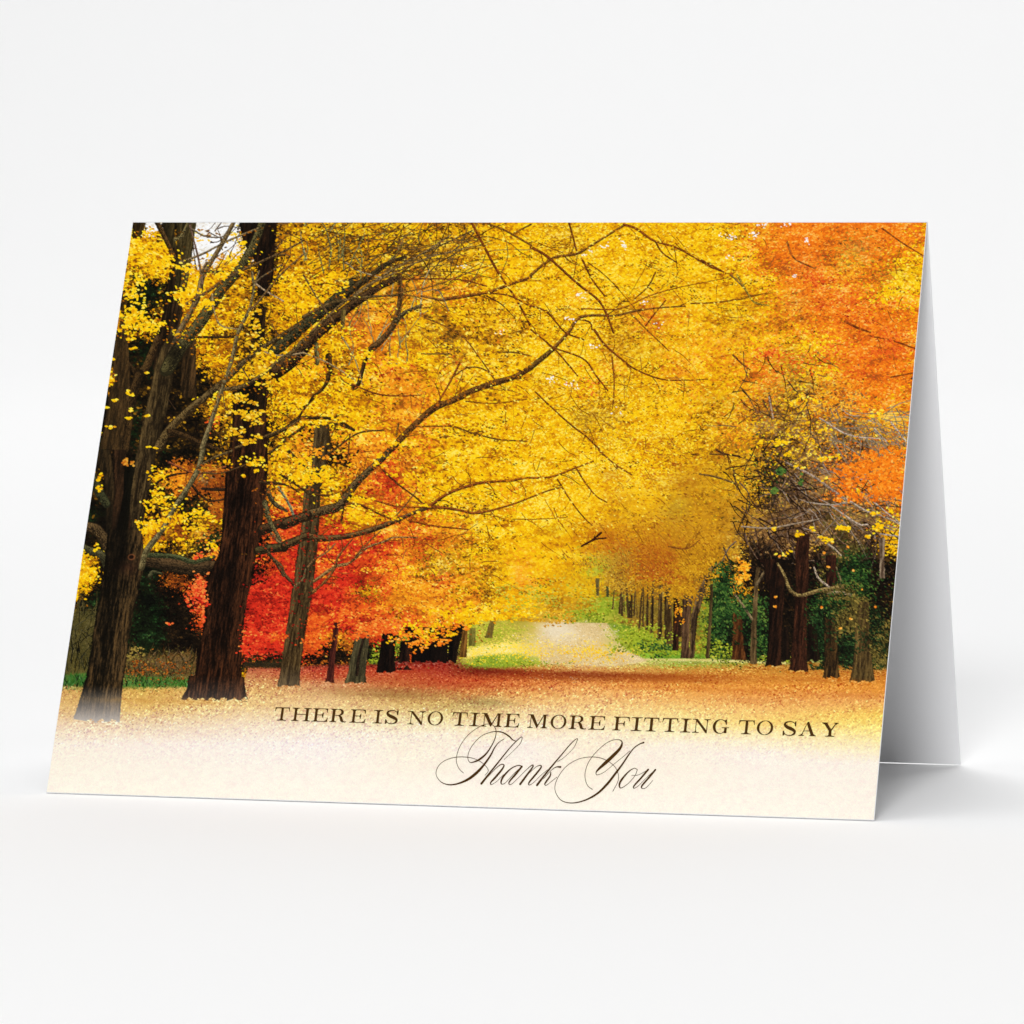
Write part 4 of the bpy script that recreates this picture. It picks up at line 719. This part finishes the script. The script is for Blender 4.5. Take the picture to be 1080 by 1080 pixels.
for a in ((120, 130, 130, 34, 230), (60, 90, 70, 40, 90), (230, 160, 70, 20, 70), (200, 110, 40, 30, 40), (60, 50, 60, 50, 80), (350, 315, 80, 44, 150), (340, 230, 60, 24, 40), (590, 130, 100, 34, 90), (470, 30, 40, 14, 26), (440, 60, 40, 20, 24), (530, 320, 30, 10, 12), (620, 300, 30, 10, 12), (670, 270, 30, 10, 12), (240, 225, 60, 16, 24)): clumpleaf('6', *a, 'Y', a=1.7, b=.8, mu=.6)
for a in ((60, 960, 120, 20, 50), (300, 635, 30, 14, 14), (150, 820, 60, 30, 50), (220, 740, 80, 40, 60), (60, 700, 60, 30, 40), (440, 1050, 40, 16, 30), (180, 520, 90, 40, 80), (300, 620, 60, 40, 60), (450, 660, 120, 34, 130), (160, 300, 60, 40, 40)): clumpleaf('2', *a, 'Y', a=1.6, b=.8)
# orange skirts over the small dark trunks
for a in ((620, 200, 60, 60, 90), (560, 170, 60, 40, 90), (700, 215, 60, 40, 100), (690, 265, 20, 14, 14), (760, 180, 60, 50, 100), (480, 175, 80, 34, 100), (650, 250, 30, 16, 24), (780, 235, 30, 16, 20), (430, 190, 50, 30, 60), (320, 130, 70, 50, 100), (830, 150, 60, 40, 90)): clumpleaf('J', *a, 'r' if a[0] < 600 else 'O', a=1.5, b=.9, mu=.62)
for a in ((660, 180, 90, 50, 50), (790, 120, 110, 60, 140), (720, 205, 70, 40, 50), (880, 120, 60, 50, 100), (820, 190, 60, 20, 20)): clumpleaf('J', *a, 'Y', a=1.6, b=1.0, mu=.55)
for a in ((60, 220, 50, 30, 60), (210, 240, 60, 30, 60), (240, 210, 60, 50, 60)): clumpleaf('J', *a, 'r', a=1.5, b=.8, mu=.45)
clumpleaf('8', 172, 772, 56, 34, 110, 'm', a=1.5, b=.5, mu=.6, ang=.5); clumpleaf('8', 165, 850, 60, 60, 40, 'm', a=1.5, b=.5, mu=.5, ang=.5); clumpleaf('6', 350, 880, 60, 16, 40, 'r', mu=.5); clumpleaf('6', 490, 865, 50, 14, 40, 'r', mu=.5); clumpleaf('8', 200, 570, 40, 60, 80, 'o', mu=.6); clumpleaf('8', 180, 620, 20, 20, 20, 'o')
for x, y, n in ((470, 85, 12), (575, 45, 14), (660, 372, 24), (630, 35, 8), (820, 300, 20), (850, 350, 24), (830, 370, 30), (800, 410, 12), (900, 285, 10), (945, 370, 7), (930, 320, 5), (465, 405, 26), (575, 420, 12), (530, 370, 8), (350, 385, 8), (610, 435, 14), (740, 195, 10), (400, 15, 12), (690, 372, 12), (590, 145, 4), (410, 490, 5), (380, 505, 5)): clumpleaf('8', x, y, 26, 14, n, 'Y', a=1.5, b=1.0, mu=.6)
for x, y in ((693, 463), (582, 490), (604, 557), (570, 748), (720, 573), (825, 745), (350, 700), (350, 745), (370, 505), (660, 850), (710, 805)): clumpleaf('8', x, y, 5, 4, 3, 'O', a=1.2, b=1.0)
clumpleaf('8', 762, 664, 3, 3, 2, 'O', a=.9, b=.8, mu=.9)
for a in ((370, 105, 24, 30, 40), (470, 150, 14, 18, 12), (350, 200, 20, 20, 16)): clumpleaf('8', *a, 'm', a=1.6, b=1.4, mu=.85)
for a in ((720, 110, 70, 60, 200), (850, 60, 120, 60, 330), (900, 150, 110, 60, 300), (680, 180, 50, 50, 80), (860, 200, 90, 40, 130), (930, 210, 50, 40, 80), (650, 240, 24, 10, 14), (730, 220, 50, 24, 40)): clumpleaf('8', *a, 'O', a=1.6, b=1.0, mu=.48, sd=.2)
for a in ((700, 380, 150, 60, 160), (560, 260, 60, 60, 80), (620, 640, 300, 100, 300), (900, 560, 120, 80, 200), (330, 620, 80, 30, 70)): clumpleaf('4', *a, 'r', a=1.3, b=.7, mu=.55)
for a in ((920, 300, 80, 50, 110), (860, 360, 60, 30, 50), (980, 190, 60, 50, 50), (280, 560, 60, 40, 60), (540, 590, 90, 40, 80), (470, 830, 100, 60, 60), (370, 1040, 100, 30, 60), (600, 720, 60, 30, 30), (590, 985, 30, 14, 16), (830, 915, 40, 20, 26)): clumpleaf('4', *a, 'Y', a=1.4, b=1.0, mu=.7)
# small holes of white sky in the canopy
for t, x, y, n in (('3', 350, 110, 14), ('3', 440, 110, 12), ('3', 440, 90, 6), ('3', 240, 350, 18), ('3', 190, 465, 16), ('3', 100, 745, 22), ('3', 175, 765, 10), ('3', 210, 780, 6), ('3', 295, 590, 14), ('3', 275, 145, 12), ('3', 530, 385, 8), ('4', 150, 70, 16), ('4', 110, 65, 10), ('4', 245, 60, 34), ('4', 300, 10, 22), ('4', 400, 12, 16), ('4', 500, 90, 18), ('4', 130, 165, 12), ('4', 440, 250, 8), ('3', 400, 885, 6), ('2', 925, 525, 5), ('3', 610, 490, 6), ('2', 760, 210, 8)):
    clumpleaf(t, x, y, 26, 18, n, 'W', a=.8, b=.6, mu=.45)


# soft-focus rust cloud over the far road, printed smooth
# leaf drifts and low bars of shade across the printed lawn
for x, y, rx, ry, c, a_ in ((600, 716, 120, 2.2, (150, 66, 24), .4), (820, 716, 90, 2.5, (186, 104, 36), .45), (760, 727, 120, 2.5, (206, 118, 44), .35), (880, 733, 70, 3, (200, 108, 50), .3), (480, 722, 60, 3, (170, 70, 36), .4), (400, 728, 60, 3, (150, 100, 56), .4), (600, 740, 80, 3, (240, 190, 120), .3), (180, 740, 70, 3, (206, 150, 70), .35), (680, 708, 60, 1.6, (226, 180, 90), .4)):
    wash('p', x, y, rx, ry, c, a_, .9)
# ------------------------------------------------------------------ down-sample to the print's dots
cv += rng.normal(0, 5.0, (H, W, 1)).astype(np.float32)
pr = cv.reshape(GY, 2, GX, 2, 3).mean(axis=(1, 3))
pr = np.clip(pr, 0, 255)
blur = (np.roll(pr, 1, 0)+np.roll(pr, -1, 0)+np.roll(pr, 1, 1)+np.roll(pr, -1, 1))/4
pr = np.clip(pr+(pr-blur)*.25, 0, 255)/255.0
lin = np.where(pr <= .04045, pr/12.92, ((pr+.055)/1.055)**2.4)
PRINT_GAIN = 1.0

# ------------------------------------------------------------------ scene
scene = bpy.context.scene
COL = scene.collection
def mat(name, build=None, **kw):
    m = bpy.data.materials.new(name); m.use_nodes = True
    b = m.node_tree.nodes['Principled BSDF']
    b.inputs['Base Color'].default_value = kw.get('col', (.8, .8, .8, 1)); b.inputs['Roughness'].default_value = kw.get('rough', .6)
    b.inputs['Specular IOR Level'].default_value = kw.get('spec', .1)
    if build: build(m.node_tree, b)
    return m
def mesh_obj(name, verts, faces, m, parent=None, smooth=False):
    me = bpy.data.meshes.new(name)
    me.from_pydata([tuple(map(float, v)) for v in verts], [], faces); me.update()
    if smooth: me.polygons.foreach_set('use_smooth', [True]*len(me.polygons))
    me.materials.append(m)
    o = bpy.data.objects.new(name, me); COL.objects.link(o)
    if parent is not None: o.parent = parent
    return o

def paper(nt, b):
    tc = nt.nodes.new('ShaderNodeTexCoord'); n = nt.nodes.new('ShaderNodeTexNoise'); n.inputs['Scale'].default_value = 900; n.inputs['Detail'].default_value = 4
    bp = nt.nodes.new('ShaderNodeBump'); bp.inputs['Strength'].default_value = .08; bp.inputs['Distance'].default_value = .0002
    nt.links.new(tc.outputs['Object'], n.inputs['Vector']); nt.links.new(n.outputs['Fac'], bp.inputs['Height']); nt.links.new(bp.outputs['Normal'], b.inputs['Normal'])
M_PAPER = mat('white_card_stock', paper, col=(.86, .86, .87, 1), rough=.55, spec=.15)
def ink(nt, b):
    a = nt.nodes.new('ShaderNodeVertexColor'); a.layer_name = 'ink'; nt.links.new(a.outputs['Color'], b.inputs['Base Color'])
M_PRINT = mat('printed_ink', ink, rough=.5, spec=.03)
M_TEXT = mat('brown_ink', col=(.066, .028, .004, 1), rough=.5, spec=.05)
def sweep(nt, b):
    pass
M_BACK = mat('white_backdrop_paper', col=(.93, .93, .93, 1), rough=.9, spec=0)

root = bpy.data.objects.new('greeting_card', None); COL.objects.link(root); root.empty_display_size = .02
root['label'] = 'folded thank you card standing like a tent, printed with a yellow autumn tree avenue'
root['category'] = 'greeting card'

O = cardP['TL']; U = (cardP['TR']-cardP['TL'])/CW; V = (cardP['BL']-cardP['TL'])/CH
Nf = np.cross(V, U); Nf /= np.linalg.norm(Nf)
camloc = room(np.zeros(3))
if Nf@(camloc-O) < 0: Nf = -Nf
T = .00035
# leaves of the folded sheet
def leaf_mesh(name, a, b, c, d, nrm, t):
    """thick sheet a-b-c-d, extruded by t against nrm, with slightly eased edges"""
    v = [a, b, c, d]; vs = [p for p in v]+[p-nrm*t for p in v]
    f = [(0, 1, 2, 3), (7, 6, 5, 4)]+[(i, i+4, (i+1) % 4+4, (i+1) % 4) for i in range(4)]
    o = mesh_obj(name, vs, f, M_PAPER, root)
    md = o.modifiers.new('bevel', 'BEVEL'); md.width = .00009; md.segments = 2
    return o
leaf_mesh('front_panel', cardP['TL'], cardP['TR'], cardP['BR'], cardP['BL'], Nf, T)
backL = backR-(cardP['TR']-cardP['TL'])
Vb = backR-cardP['TR']; Vb /= np.linalg.norm(Vb)
Nb = np.cross(U, Vb); Nb /= np.linalg.norm(Nb)
if Nb@(camloc-O) < 0: Nb = -Nb
dz = -Nf*T*.5
leaf_mesh('back_panel', cardP['TL']+Vb*.0004+dz, cardP['TR']+Vb*.0004+dz, backR, backL, Nb, T)
# rounded fold bead joining the two leaves
r0 = T*.8; seg_ = 10; cen = [cardP['TL']-Nf*T*.7+V*.00018, cardP['TR']-Nf*T*.7+V*.00018]
vs, fs = [], []
for c in cen:
    for i in range(seg_):
        th = 2*math.pi*i/seg_; vs.append(c+Nf*math.cos(th)*r0-V*math.sin(th)*r0)
for i in range(seg_): fs.append((i, (i+1) % seg_, seg_+(i+1) % seg_, seg_+i))
fs.append(tuple(range(seg_))[::-1]); fs.append(tuple(range(seg_, 2*seg_)))
mesh_obj('fold', vs, fs, M_PAPER, root, True)

# the printed picture: one sheet of ink dots, 1300 across
ins = .00012
us = np.linspace(ins, CW-ins, GX); vv = np.linspace(ins*1.5, CH-ins, GY)
UU, VV = np.meshgrid(us, vv)
pts = O[None, None]+UU[..., None]*U+VV[..., None]*V+Nf*.00004
me = bpy.data.meshes.new('printed_picture')
me.vertices.add(GX*GY); me.vertices.foreach_set('co', pts.astype(np.float32).ravel())
a = (np.arange(GY-1)[:, None]*GX+np.arange(GX-1)[None]).ravel()
q = np.stack([a, a+GX, a+GX+1, a+1], 1).astype(np.int32)
me.loops.add(q.size); me.loops.foreach_set('vertex_index', q.ravel())
me.polygons.add(len(q)); me.polygons.foreach_set('loop_start', np.arange(0, q.size, 4, dtype=np.int32)); me.polygons.foreach_set('loop_total', np.full(len(q), 4, np.int32))
me.update(calc_edges=True); me.validate()
at = me.color_attributes.new('ink', 'FLOAT_COLOR', 'POINT')
rgba = np.ones((GX*GY, 4), np.float32); rgba[:, :3] = (lin*PRINT_GAIN).reshape(-1, 3)
at.data.foreach_set('color', rgba.ravel())
me.materials.append(M_PRINT)
po = bpy.data.objects.new('printed_picture', me); COL.objects.link(po); po.parent = root

# ------------------------------------------------------------------ lettering (filled outlines, cut into rows)
HU = homog(SRC, [(0, 0), (CW, 0), (CW, CH), (0, CH)])
class Bitmap:
    def __init__(s, x0, y0, x1, y1, res):
        s.x0, s.y0, s.res = x0, y0, res; s.w = int((x1-x0)*res); s.h = int((y1-y0)*res); s.m = np.zeros((s.h, s.w), bool)
    def poly(s, P, val=True):
        P = (np.array(P, float)-[s.x0, s.y0])*s.res
        ax, bx_ = int(max(0, P[:, 0].min()-1)), int(min(s.w, P[:, 0].max()+2)); ay, by_ = int(max(0, P[:, 1].min()-1)), int(min(s.h, P[:, 1].max()+2))
        if bx_ <= ax or by_ <= ay: return
        gy_, gx_ = np.mgrid[ay:by_, ax:bx_]; gx_ = gx_+.5; gy_ = gy_+.5
        ins = np.zeros(gx_.shape, bool); j = len(P)-1
        for i in range(len(P)):
            xi, yi = P[i]; xj, yj = P[j]
            ins ^= ((yi > gy_) != (yj > gy_)) & (gx_ < (xj-xi)*(gy_-yi)/(yj-yi+1e-12)+xi); j = i
        if val: s.m[ay:by_, ax:bx_] |= ins
        else: s.m[ay:by_, ax:bx_] &= ~ins
    def path(s, pts, n=160):
        P = np.array(pts, float); C = catmull(P, n*max(1, len(P)-1)//2)
        for x, y, w in C:
            cx, cy, r = (x-s.x0)*s.res, (y-s.y0)*s.res, max(w, .02)*s.res/2
            ax, bx_ = int(max(0, cx-r-1)), int(min(s.w, cx+r+2)); ay, by_ = int(max(0, cy-r-1)), int(min(s.h, cy+r+2))
            if bx_ <= ax or by_ <= ay: continue
            gy_, gx_ = np.mgrid[ay:by_, ax:bx_]
            s.m[ay:by_, ax:bx_] |= (gx_+.5-cx)**2+(gy_+.5-cy)**2 <= r*r
    def quads(s):
        out = []; m = np.pad(s.m, ((0, 0), (1, 1))).astype(np.int8); d = np.diff(m, axis=1)
        for y in range(s.h):
            st = np.nonzero(d[y] == 1)[0]; en = np.nonzero(d[y] == -1)[0]
            for a_, b_ in zip(st, en): out.append((s.x0+a_/s.res, s.y0+y/s.res, s.x0+b_/s.res, s.y0+(y+1)/s.res))
        return np.array(out)
def ink_mesh(name, Q, conv, label):
    """Q quads in the drawing plane, conv maps to metres on the card"""
    xs = np.stack([Q[:, 0], Q[:, 2], Q[:, 2], Q[:, 0]], 1).ravel(); ys = np.stack([Q[:, 1], Q[:, 1], Q[:, 3], Q[:, 3]], 1).ravel()
    u, v = conv(xs, ys)
    P = O[None]+u[:, None]*U+v[:, None]*V+Nf*.00009
    o = mesh_obj(name, P, [(i*4, i*4+3, i*4+2, i*4+1) for i in range(len(Q))], M_TEXT, root)
    o['label'] = label
    return o
def uvm(x, y): return ap(HU, x, y)

# serif capitals, drawn in a box of width w (in cap heights) and height 1, y down
th, sf = .045, .05
def serif(B, x, y, w, dirn, stem):                 # flat serif with bracket; dirn=+1 foot, -1 top
    B.poly([(x-w/2, y), (x+w/2, y), (x+w/2, y-dirn*sf), (x+stem/2+.05, y-dirn*(sf+.015)), (x+stem/2, y-dirn*.14), (x-stem/2, y-dirn*.14), (x-stem/2-.05, y-dirn*(sf+.015)), (x-w/2, y-dirn*sf)])
def stem(B, x, w, y0=0, y1=1): B.poly([(x-w/2, y0), (x+w/2, y0), (x+w/2, y1), (x-w/2, y1)])
def ellp(cx, cy, rx, ry, n=48): return [(cx+rx*math.cos(2*math.pi*i/n), cy+ry*math.sin(2*math.pi*i/n)) for i in range(n)]
def glyph(B, ch, w):
    k = .19
    if ch == 'I': stem(B, w/2, k); serif(B, w/2, 1, w, 1, k); serif(B, w/2, 0, w, -1, k)
    elif ch == 'T':
        stem(B, w/2, k); serif(B, w/2, 1, w*.62, 1, k); B.poly([(0.02, 0), (w-.02, 0), (w-.02, .06), (0.02, .06)])
        B.poly([(.03, 0), (.13, .05), (.06, .20), (.035, .32), (0, .32)]); B.poly([(w-.03, 0), (w-.13, .05), (w-.06, .20), (w-.035, .32), (w, .32)])
    elif ch == 'H':
        for x in (w*.2, w*.8): stem(B, x, k); serif(B, x, 1, w*.38, 1, k); serif(B, x, 0, w*.38, -1, k)
        B.poly([(w*.2, .47), (w*.8, .47), (w*.8, .52), (w*.2, .52)])
    elif ch in 'EF':
        x = w*.24; stem(B, x, k); serif(B, x, 0, w*.44, -1, k); serif(B, x, 1, w*.5, 1, k)
        B.poly([(x, 0), (w-.03, 0), (w, .30), (w-.035, .30), (w-.10, .12), (w-.24, .05), (x, .05)])
        B.poly([(x, .475), (w*.62, .475), (w*.62, .525), (x, .525)]); B.poly([(w*.60, .5), (w*.68, .30), (w*.72, .30), (w*.72, .70), (w*.68, .70)])
        if ch == 'E': B.poly([(x, 1), (w-.01, 1), (w+.03, .68), (w-.01, .68), (w-.09, .87), (w-.26, .95), (x, .95)])
    elif ch == 'R':
        x = w*.22; stem(B, x, k)
        B.poly([(x, 0), (w*.55, 0)]+[(w*.55+w*.27*math.sin(t), .255-.255*math.cos(t)) for t in np.linspace(0, math.pi, 20)]+[(x, .51)])
        B.poly([(x+k/2, .05), (w*.5, .05)]+[(w*.5+w*.16*math.sin(t), .255-.205*math.cos(t)) for t in np.linspace(0, math.pi, 20)]+[(x+k/2, .46)], False)
        serif(B, x, 0, w*.42, -1, k); serif(B, x, 1, w*.44, 1, k)
        B.poly([(w*.48, .49), (w*.64, .49), (w*.74, .58), (w*.86, .92), (w*.97, .93), (w*1.02, .90), (w*1.02, .96), (w*.93, 1.01), (w*.78, 1.0), (w*.68, .93), (w*.58, .62)])
    elif ch == 'S':
        B.path([(w*.86, .30, .04), (w*.80, .12, .05), (w*.62, .015, .055), (w*.42, .01, .07), (w*.22, .09, .13), (w*.17, .25, .17), (w*.35, .41, .22), (w*.62, .53, .23), (w*.84, .68, .18), (w*.82, .87, .14), (w*.62, .985, .07), (w*.42, .99, .055), (w*.22, .90, .05), (w*.12, .70, .045)])
        B.poly([(w*.84, -.02), (w*.92, -.02), (w*.92, .34), (w*.87, .34), (w*.80, .12)]); B.poly([(w*.07, .66), (w*.13, .66), (w*.22, .9), (w*.13, 1.02), (w*.06, 1.02)])
    elif ch == 'N':
        stem(B, w*.2, .05); stem(B, w*.83, .05); B.poly([(w*.06, 0), (w*.27, 0), (w*.855, .86), (w*.855, 1.02), (w*.79, 1.02), (w*.175, .1)])
        serif(B, w*.2, 1, w*.38, 1, .05); serif(B, w*.83, 0, w*.36, -1, .05); B.poly([(-.01, 0), (w*.25, 0), (w*.25, .045), (-.01, .045)])
    elif ch == 'O':
        B.poly(ellp(w/2, .5, w/2, .525)); B.poly(ellp(w/2, .5, w*.5-.175, .48), False)
    elif ch == 'M':
        stem(B, w*.15, .05); stem(B, w*.83, k); B.poly([(w*.06, 0), (w*.26, 0), (w*.52, .74), (w*.76, 0), (w*.80, 0), (w*.50, .98), (w*.46, .98), (w*.13, .12)])
        serif(B, w*.15, 1, w*.28, 1, .05); serif(B, w*.83, 1, w*.32, 1, k); B.poly([(0, 0), (w*.24, 0), (w*.24, .045), (0, .045)]); B.poly([(w*.74, 0), (w, 0), (w, .045), (w*.74, .045)])
    elif ch == 'G':
        B.poly(ellp(w*.46, .5, w*.46, .525)); B.poly(ellp(w*.50, .5, w*.50-.20, .475), False)
        B.poly([(w*.72, .26), (w*1.0, .26), (w*1.0, .56), (w*.72, .56)], False); B.poly([(w*.66, .1), (w*.80, .2), (w*.80, .6), (w*.6, .55)], False)
        B.poly([(w*.84, -.01), (w*.88, -.01), (w*.88, .36), (w*.84, .36), (w*.74, .14), (w*.6, .03), (w*.72, .05)])
        stem(B, w*.82, k, .58, .97); B.poly([(w*.58, .555), (w*1.04, .555), (w*1.04, .605), (w*.58, .605)])
    elif ch == 'A':
        B.poly([(w*.47, -.02), (w*.55, -.02), (w*.92, 1), (w*.72, 1), (w*.44, .16), (w*.19, 1), (w*.13, 1)])
        B.poly([(w*.26, .62), (w*.66, .62), (w*.66, .665), (w*.26, .665)]); serif(B, w*.16, 1, w*.32, 1, .05); serif(B, w*.82, 1, w*.36, 1, k)
    elif ch == 'Y':
        stem(B, w*.52, k, .5, 1); serif(B, w*.52, 1, w*.56, 1, k)
        B.poly([(w*.06, 0), (w*.28, 0), (w*.60, .52), (w*.60, .60), (w*.44, .60)]); B.poly([(w*.84, 0), (w*.90, 0), (w*.60, .58), (w*.54, .52)])
        serif(B, w*.17, 0, w*.38, -1, k*.9); serif(B, w*.86, 0, w*.28, -1, .05)
LET = [('T', 289.8, 305.5), ('H', 307.8, 328.0), ('E', 329.6, 345.8), ('R', 348.2, 365.4), ('E', 369.4, 385.6), ('I', 393.9, 403.7), ('S', 405.8, 420.9),
       ('N', 430.0, 448.6), ('O', 451.1, 467.4), ('T', 477.1, 493.1), ('I', 495.6, 506.0), ('M', 507.4, 530.0), ('E', 532.5, 547.6),
       ('M', 556.5, 578.0), ('O', 580.8, 597.5), ('R', 600.5, 618.2), ('E', 621.2, 638.0), ('F', 646.7, 664.0), ('I', 666.0, 677.3), ('T', 678.9, 695.2), ('T', 698.4, 715.2), ('I', 717.9, 728.7), ('N', 730.4, 748.8), ('G', 751.8, 768.4),
       ('T', 779.0, 795.8), ('O', 798.3, 815.6), ('S', 825.0, 840.8), ('A', 842.8, 861.0), ('Y', 866.8, 884.0)]
QS = []
for ch, xa, xb in LET:
    xm = (xa+xb)/2; yb = 760.1+.0294*(xm-298); cap = 13.9+.9*(xm-298)/590
    sl = .12-.05*(xm-298)/590                               # lean of an upright on the card as seen in the photo
    ua, va = uvm(xa, yb-cap/2+.0294*(xa-xm)); ub, vb = uvm(xb, yb-cap/2+.0294*(xb-xm))
    _, vt = uvm(xm+cap*.5*sl, yb-cap); _, v1 = uvm(xm-cap*.5*sl, yb)
    hh = float(v1-vt); ww = float(ub-ua); w = ww/hh
    B = Bitmap(-.1, -.1, w+.15, 1.1, 60); glyph(B, ch, w)
    Q = B.quads(); Q[:, [0, 2]] = ua+Q[:, [0, 2]]*hh; Q[:, [1, 3]] = vt+Q[:, [1, 3]]*hh
    QS.append(Q)
ink_mesh('headline_lettering', np.vstack(QS), lambda x, y: (x, y), 'line of brown serif capitals reading THERE IS NO TIME MORE FITTING TO SAY')

# copperplate script
def fk(pts, t, k=1.0, mn=.50):
    ox, oy = {'f': (450, 765), 'g': (570, 765)}[t]
    return [(ox+x/8.3077, oy+y/8.3077, max(mn, w/8.3077*k)) for x, y, w in pts]
B = Bitmap(450, 755, 705, 855, 12)
SC = [('f', [(322,418,5),(285,380,5),(262,320,5),(268,250,5),(300,170,5),(360,90,5),(435,30,5),(505,-5,5),(565,-8,5),(602,25,6),(608,80,7),(585,150,8),(530,240,13),(470,295,17),(420,320,12),(380,325,6),(362,290,5),(370,235,5),(410,165,5),(480,95,5),(560,62,6),(620,55,8),(670,65,11),(720,95,13),(755,128,9),(785,140,5)]),
 ('f', [(680,120,5),(640,145,6),(600,190,9),(560,265,14),(500,350,18),(440,415,24),(370,470,22),(290,507,15),(210,522,11),(140,505,7),(95,460,5),(83,410,5),(110,350,5),(170,305,5),(260,280,6),(350,280,6),(430,298,5),(500,340,5),(540,395,5),(512,440,4)]),
 ('f', [(480,512,19),(560,410,15),(640,310,12),(720,210,9),(775,150,8),(825,106,6),(838,112,5),(820,160,5),(760,225,4),(680,300,4)]),
 ('f', [(530,460,4),(600,385,6),(650,345,8),(678,350,10),(662,385,15),(600,460,17),(562,502,11),(570,520,5),(620,488,4),(672,435,4)]),
 ('f', [(838,360,10),(800,353,8),(740,380,10),(680,440,16),(654,488,14),(658,515,8),(690,505,5),(760,430,5),(830,365,6)]),
 ('f', [(835,362,16),(780,430,17),(730,488,13),(722,515,7),(745,516,5),(800,465,4),(870,395,5),(920,352,8),(932,362,12),(880,435,16),(820,516,18)]),
 ('f', [(830,500,4),(900,420,4),(960,365,5),(998,352,9),(1000,375,13),(940,450,16),(898,502,12),(900,524,6),(940,500,4),(1000,440,4),(1060,390,4)]),
 ('f', [(970,522,19),(1020,455,16),(1085,372,13)]),
 ('g', [(-29,525,18),(20,460,16),(100,360,14),(180,265,10),(260,170,8),(312,122,6),(324,128,5),(290,200,4),(210,280,4),(150,320,4)]),
 ('g', [(28,470,4),(90,400,5),(135,368,8),(176,366,17)]), ('g', [(92,412,8),(85,445,13),(50,495,14),(38,518,8),(55,525,5),(100,490,4),(145,455,4)]),
 ('g', [(455,562,6),(415,530,5),(393,470,5),(395,400,5),(425,320,5),(480,245,5),(560,170,5),(630,132,5),(690,128,6),(716,150,12),(700,200,22),(640,265,28),(570,330,28),(512,383,18),(488,415,8),(500,435,5),(560,410,4),(640,345,4),(720,280,4),(785,225,5)]),
 ('g', [(905,152,14),(870,165,9),(820,200,9),(770,265,12),(720,340,14),(660,420,18),(590,510,20),(510,590,18),(420,645,14),(330,675,10),(250,680,8),(180,655,6),(135,590,5),(130,520,5),(170,430,5),(240,350,5),(340,295,5),(450,278,6),(550,295,6),(640,350,5),(680,420,5),(680,490,5),(635,578,5)]),
 ('g', [(850,388,5),(820,378,6),(770,410,11),(710,480,17),(692,525,14),(708,550,7),(770,510,5),(830,440,5),(850,388,5)]), ('g', [(800,440,4),(860,435,4),(945,390,6)]),
 ('g', [(945,388,15),(880,465,15),(820,532,12),(822,552,6),(860,530,4),(930,460,4),(1000,395,5)]), ('g', [(1008,390,15),(950,460,16),(892,528,14),(890,552,7),(925,548,5),(985,485,4)])]
for t, p in SC: B.path(fk(p, t), 60)
ink_mesh('script_lettering', B.quads(), uvm, 'brown copperplate script reading Thank You')

# ------------------------------------------------------------------ white sweep the card stands on
R_ = 1.6; prof = []
for y in np.linspace(-4, 2.2, 8): prof.append((y, 0))
for a_ in np.linspace(0, math.pi/2, 24)[1:]: prof.append((2.2+R_*math.sin(a_), R_-R_*math.cos(a_)))
prof.append((2.2+R_, 6.0))
vs, fs = [], []
for y, z in prof: vs += [(-5, y, z-.0002), (5, y, z-.0002)]
for i in range(len(prof)-1): fs.append((2*i, 2*i+1, 2*i+3, 2*i+2))
bd = mesh_obj('backdrop', vs, fs, M_BACK, None, True); bd['kind'] = 'structure'
bd['label'] = 'seamless white studio sweep under and behind the card'

# ------------------------------------------------------------------ light
w = bpy.data.worlds.new('World'); scene.world = w; w.use_nodes = True
w.node_tree.nodes['Background'].inputs[0].default_value = (1, 1, 1, 1); w.node_tree.nodes['Background'].inputs[1].default_value = WORLD
ctr = (cardP['BL']+cardP['BR'])/2
def area(name, loc, target, size, power):
    l = bpy.data.lights.new(name, 'AREA'); l.shape = 'DISK'; l.size = size; l.energy = power
    o = bpy.data.objects.new(name, l); COL.objects.link(o); o.location = loc
    o.rotation_euler = (Vector(target)-Vector(loc)).to_track_quat('-Z', 'Y').to_euler()
    return o
for L in LIGHTS: area(*L)

# ------------------------------------------------------------------ camera
cam = bpy.data.cameras.new('Camera'); cam.sensor_width = 36; cam.lens = F/1080*36; cam.clip_end = 100; cam.clip_start = .01
co = bpy.data.objects.new('Camera', cam); COL.objects.link(co)
M4 = Matrix([list(Rw[0])+[camloc[0]], list(Rw[1])+[camloc[1]], list(Rw[2])+[camloc[2]], [0, 0, 0, 1]])
co.matrix_world = M4
scene.camera = co
scene.view_settings.view_transform = 'Standard'; scene.view_settings.look = 'None'; scene.view_settings.exposure = 0; scene.view_settings.gamma = 1
scene.view_settings.use_curve_mapping = False
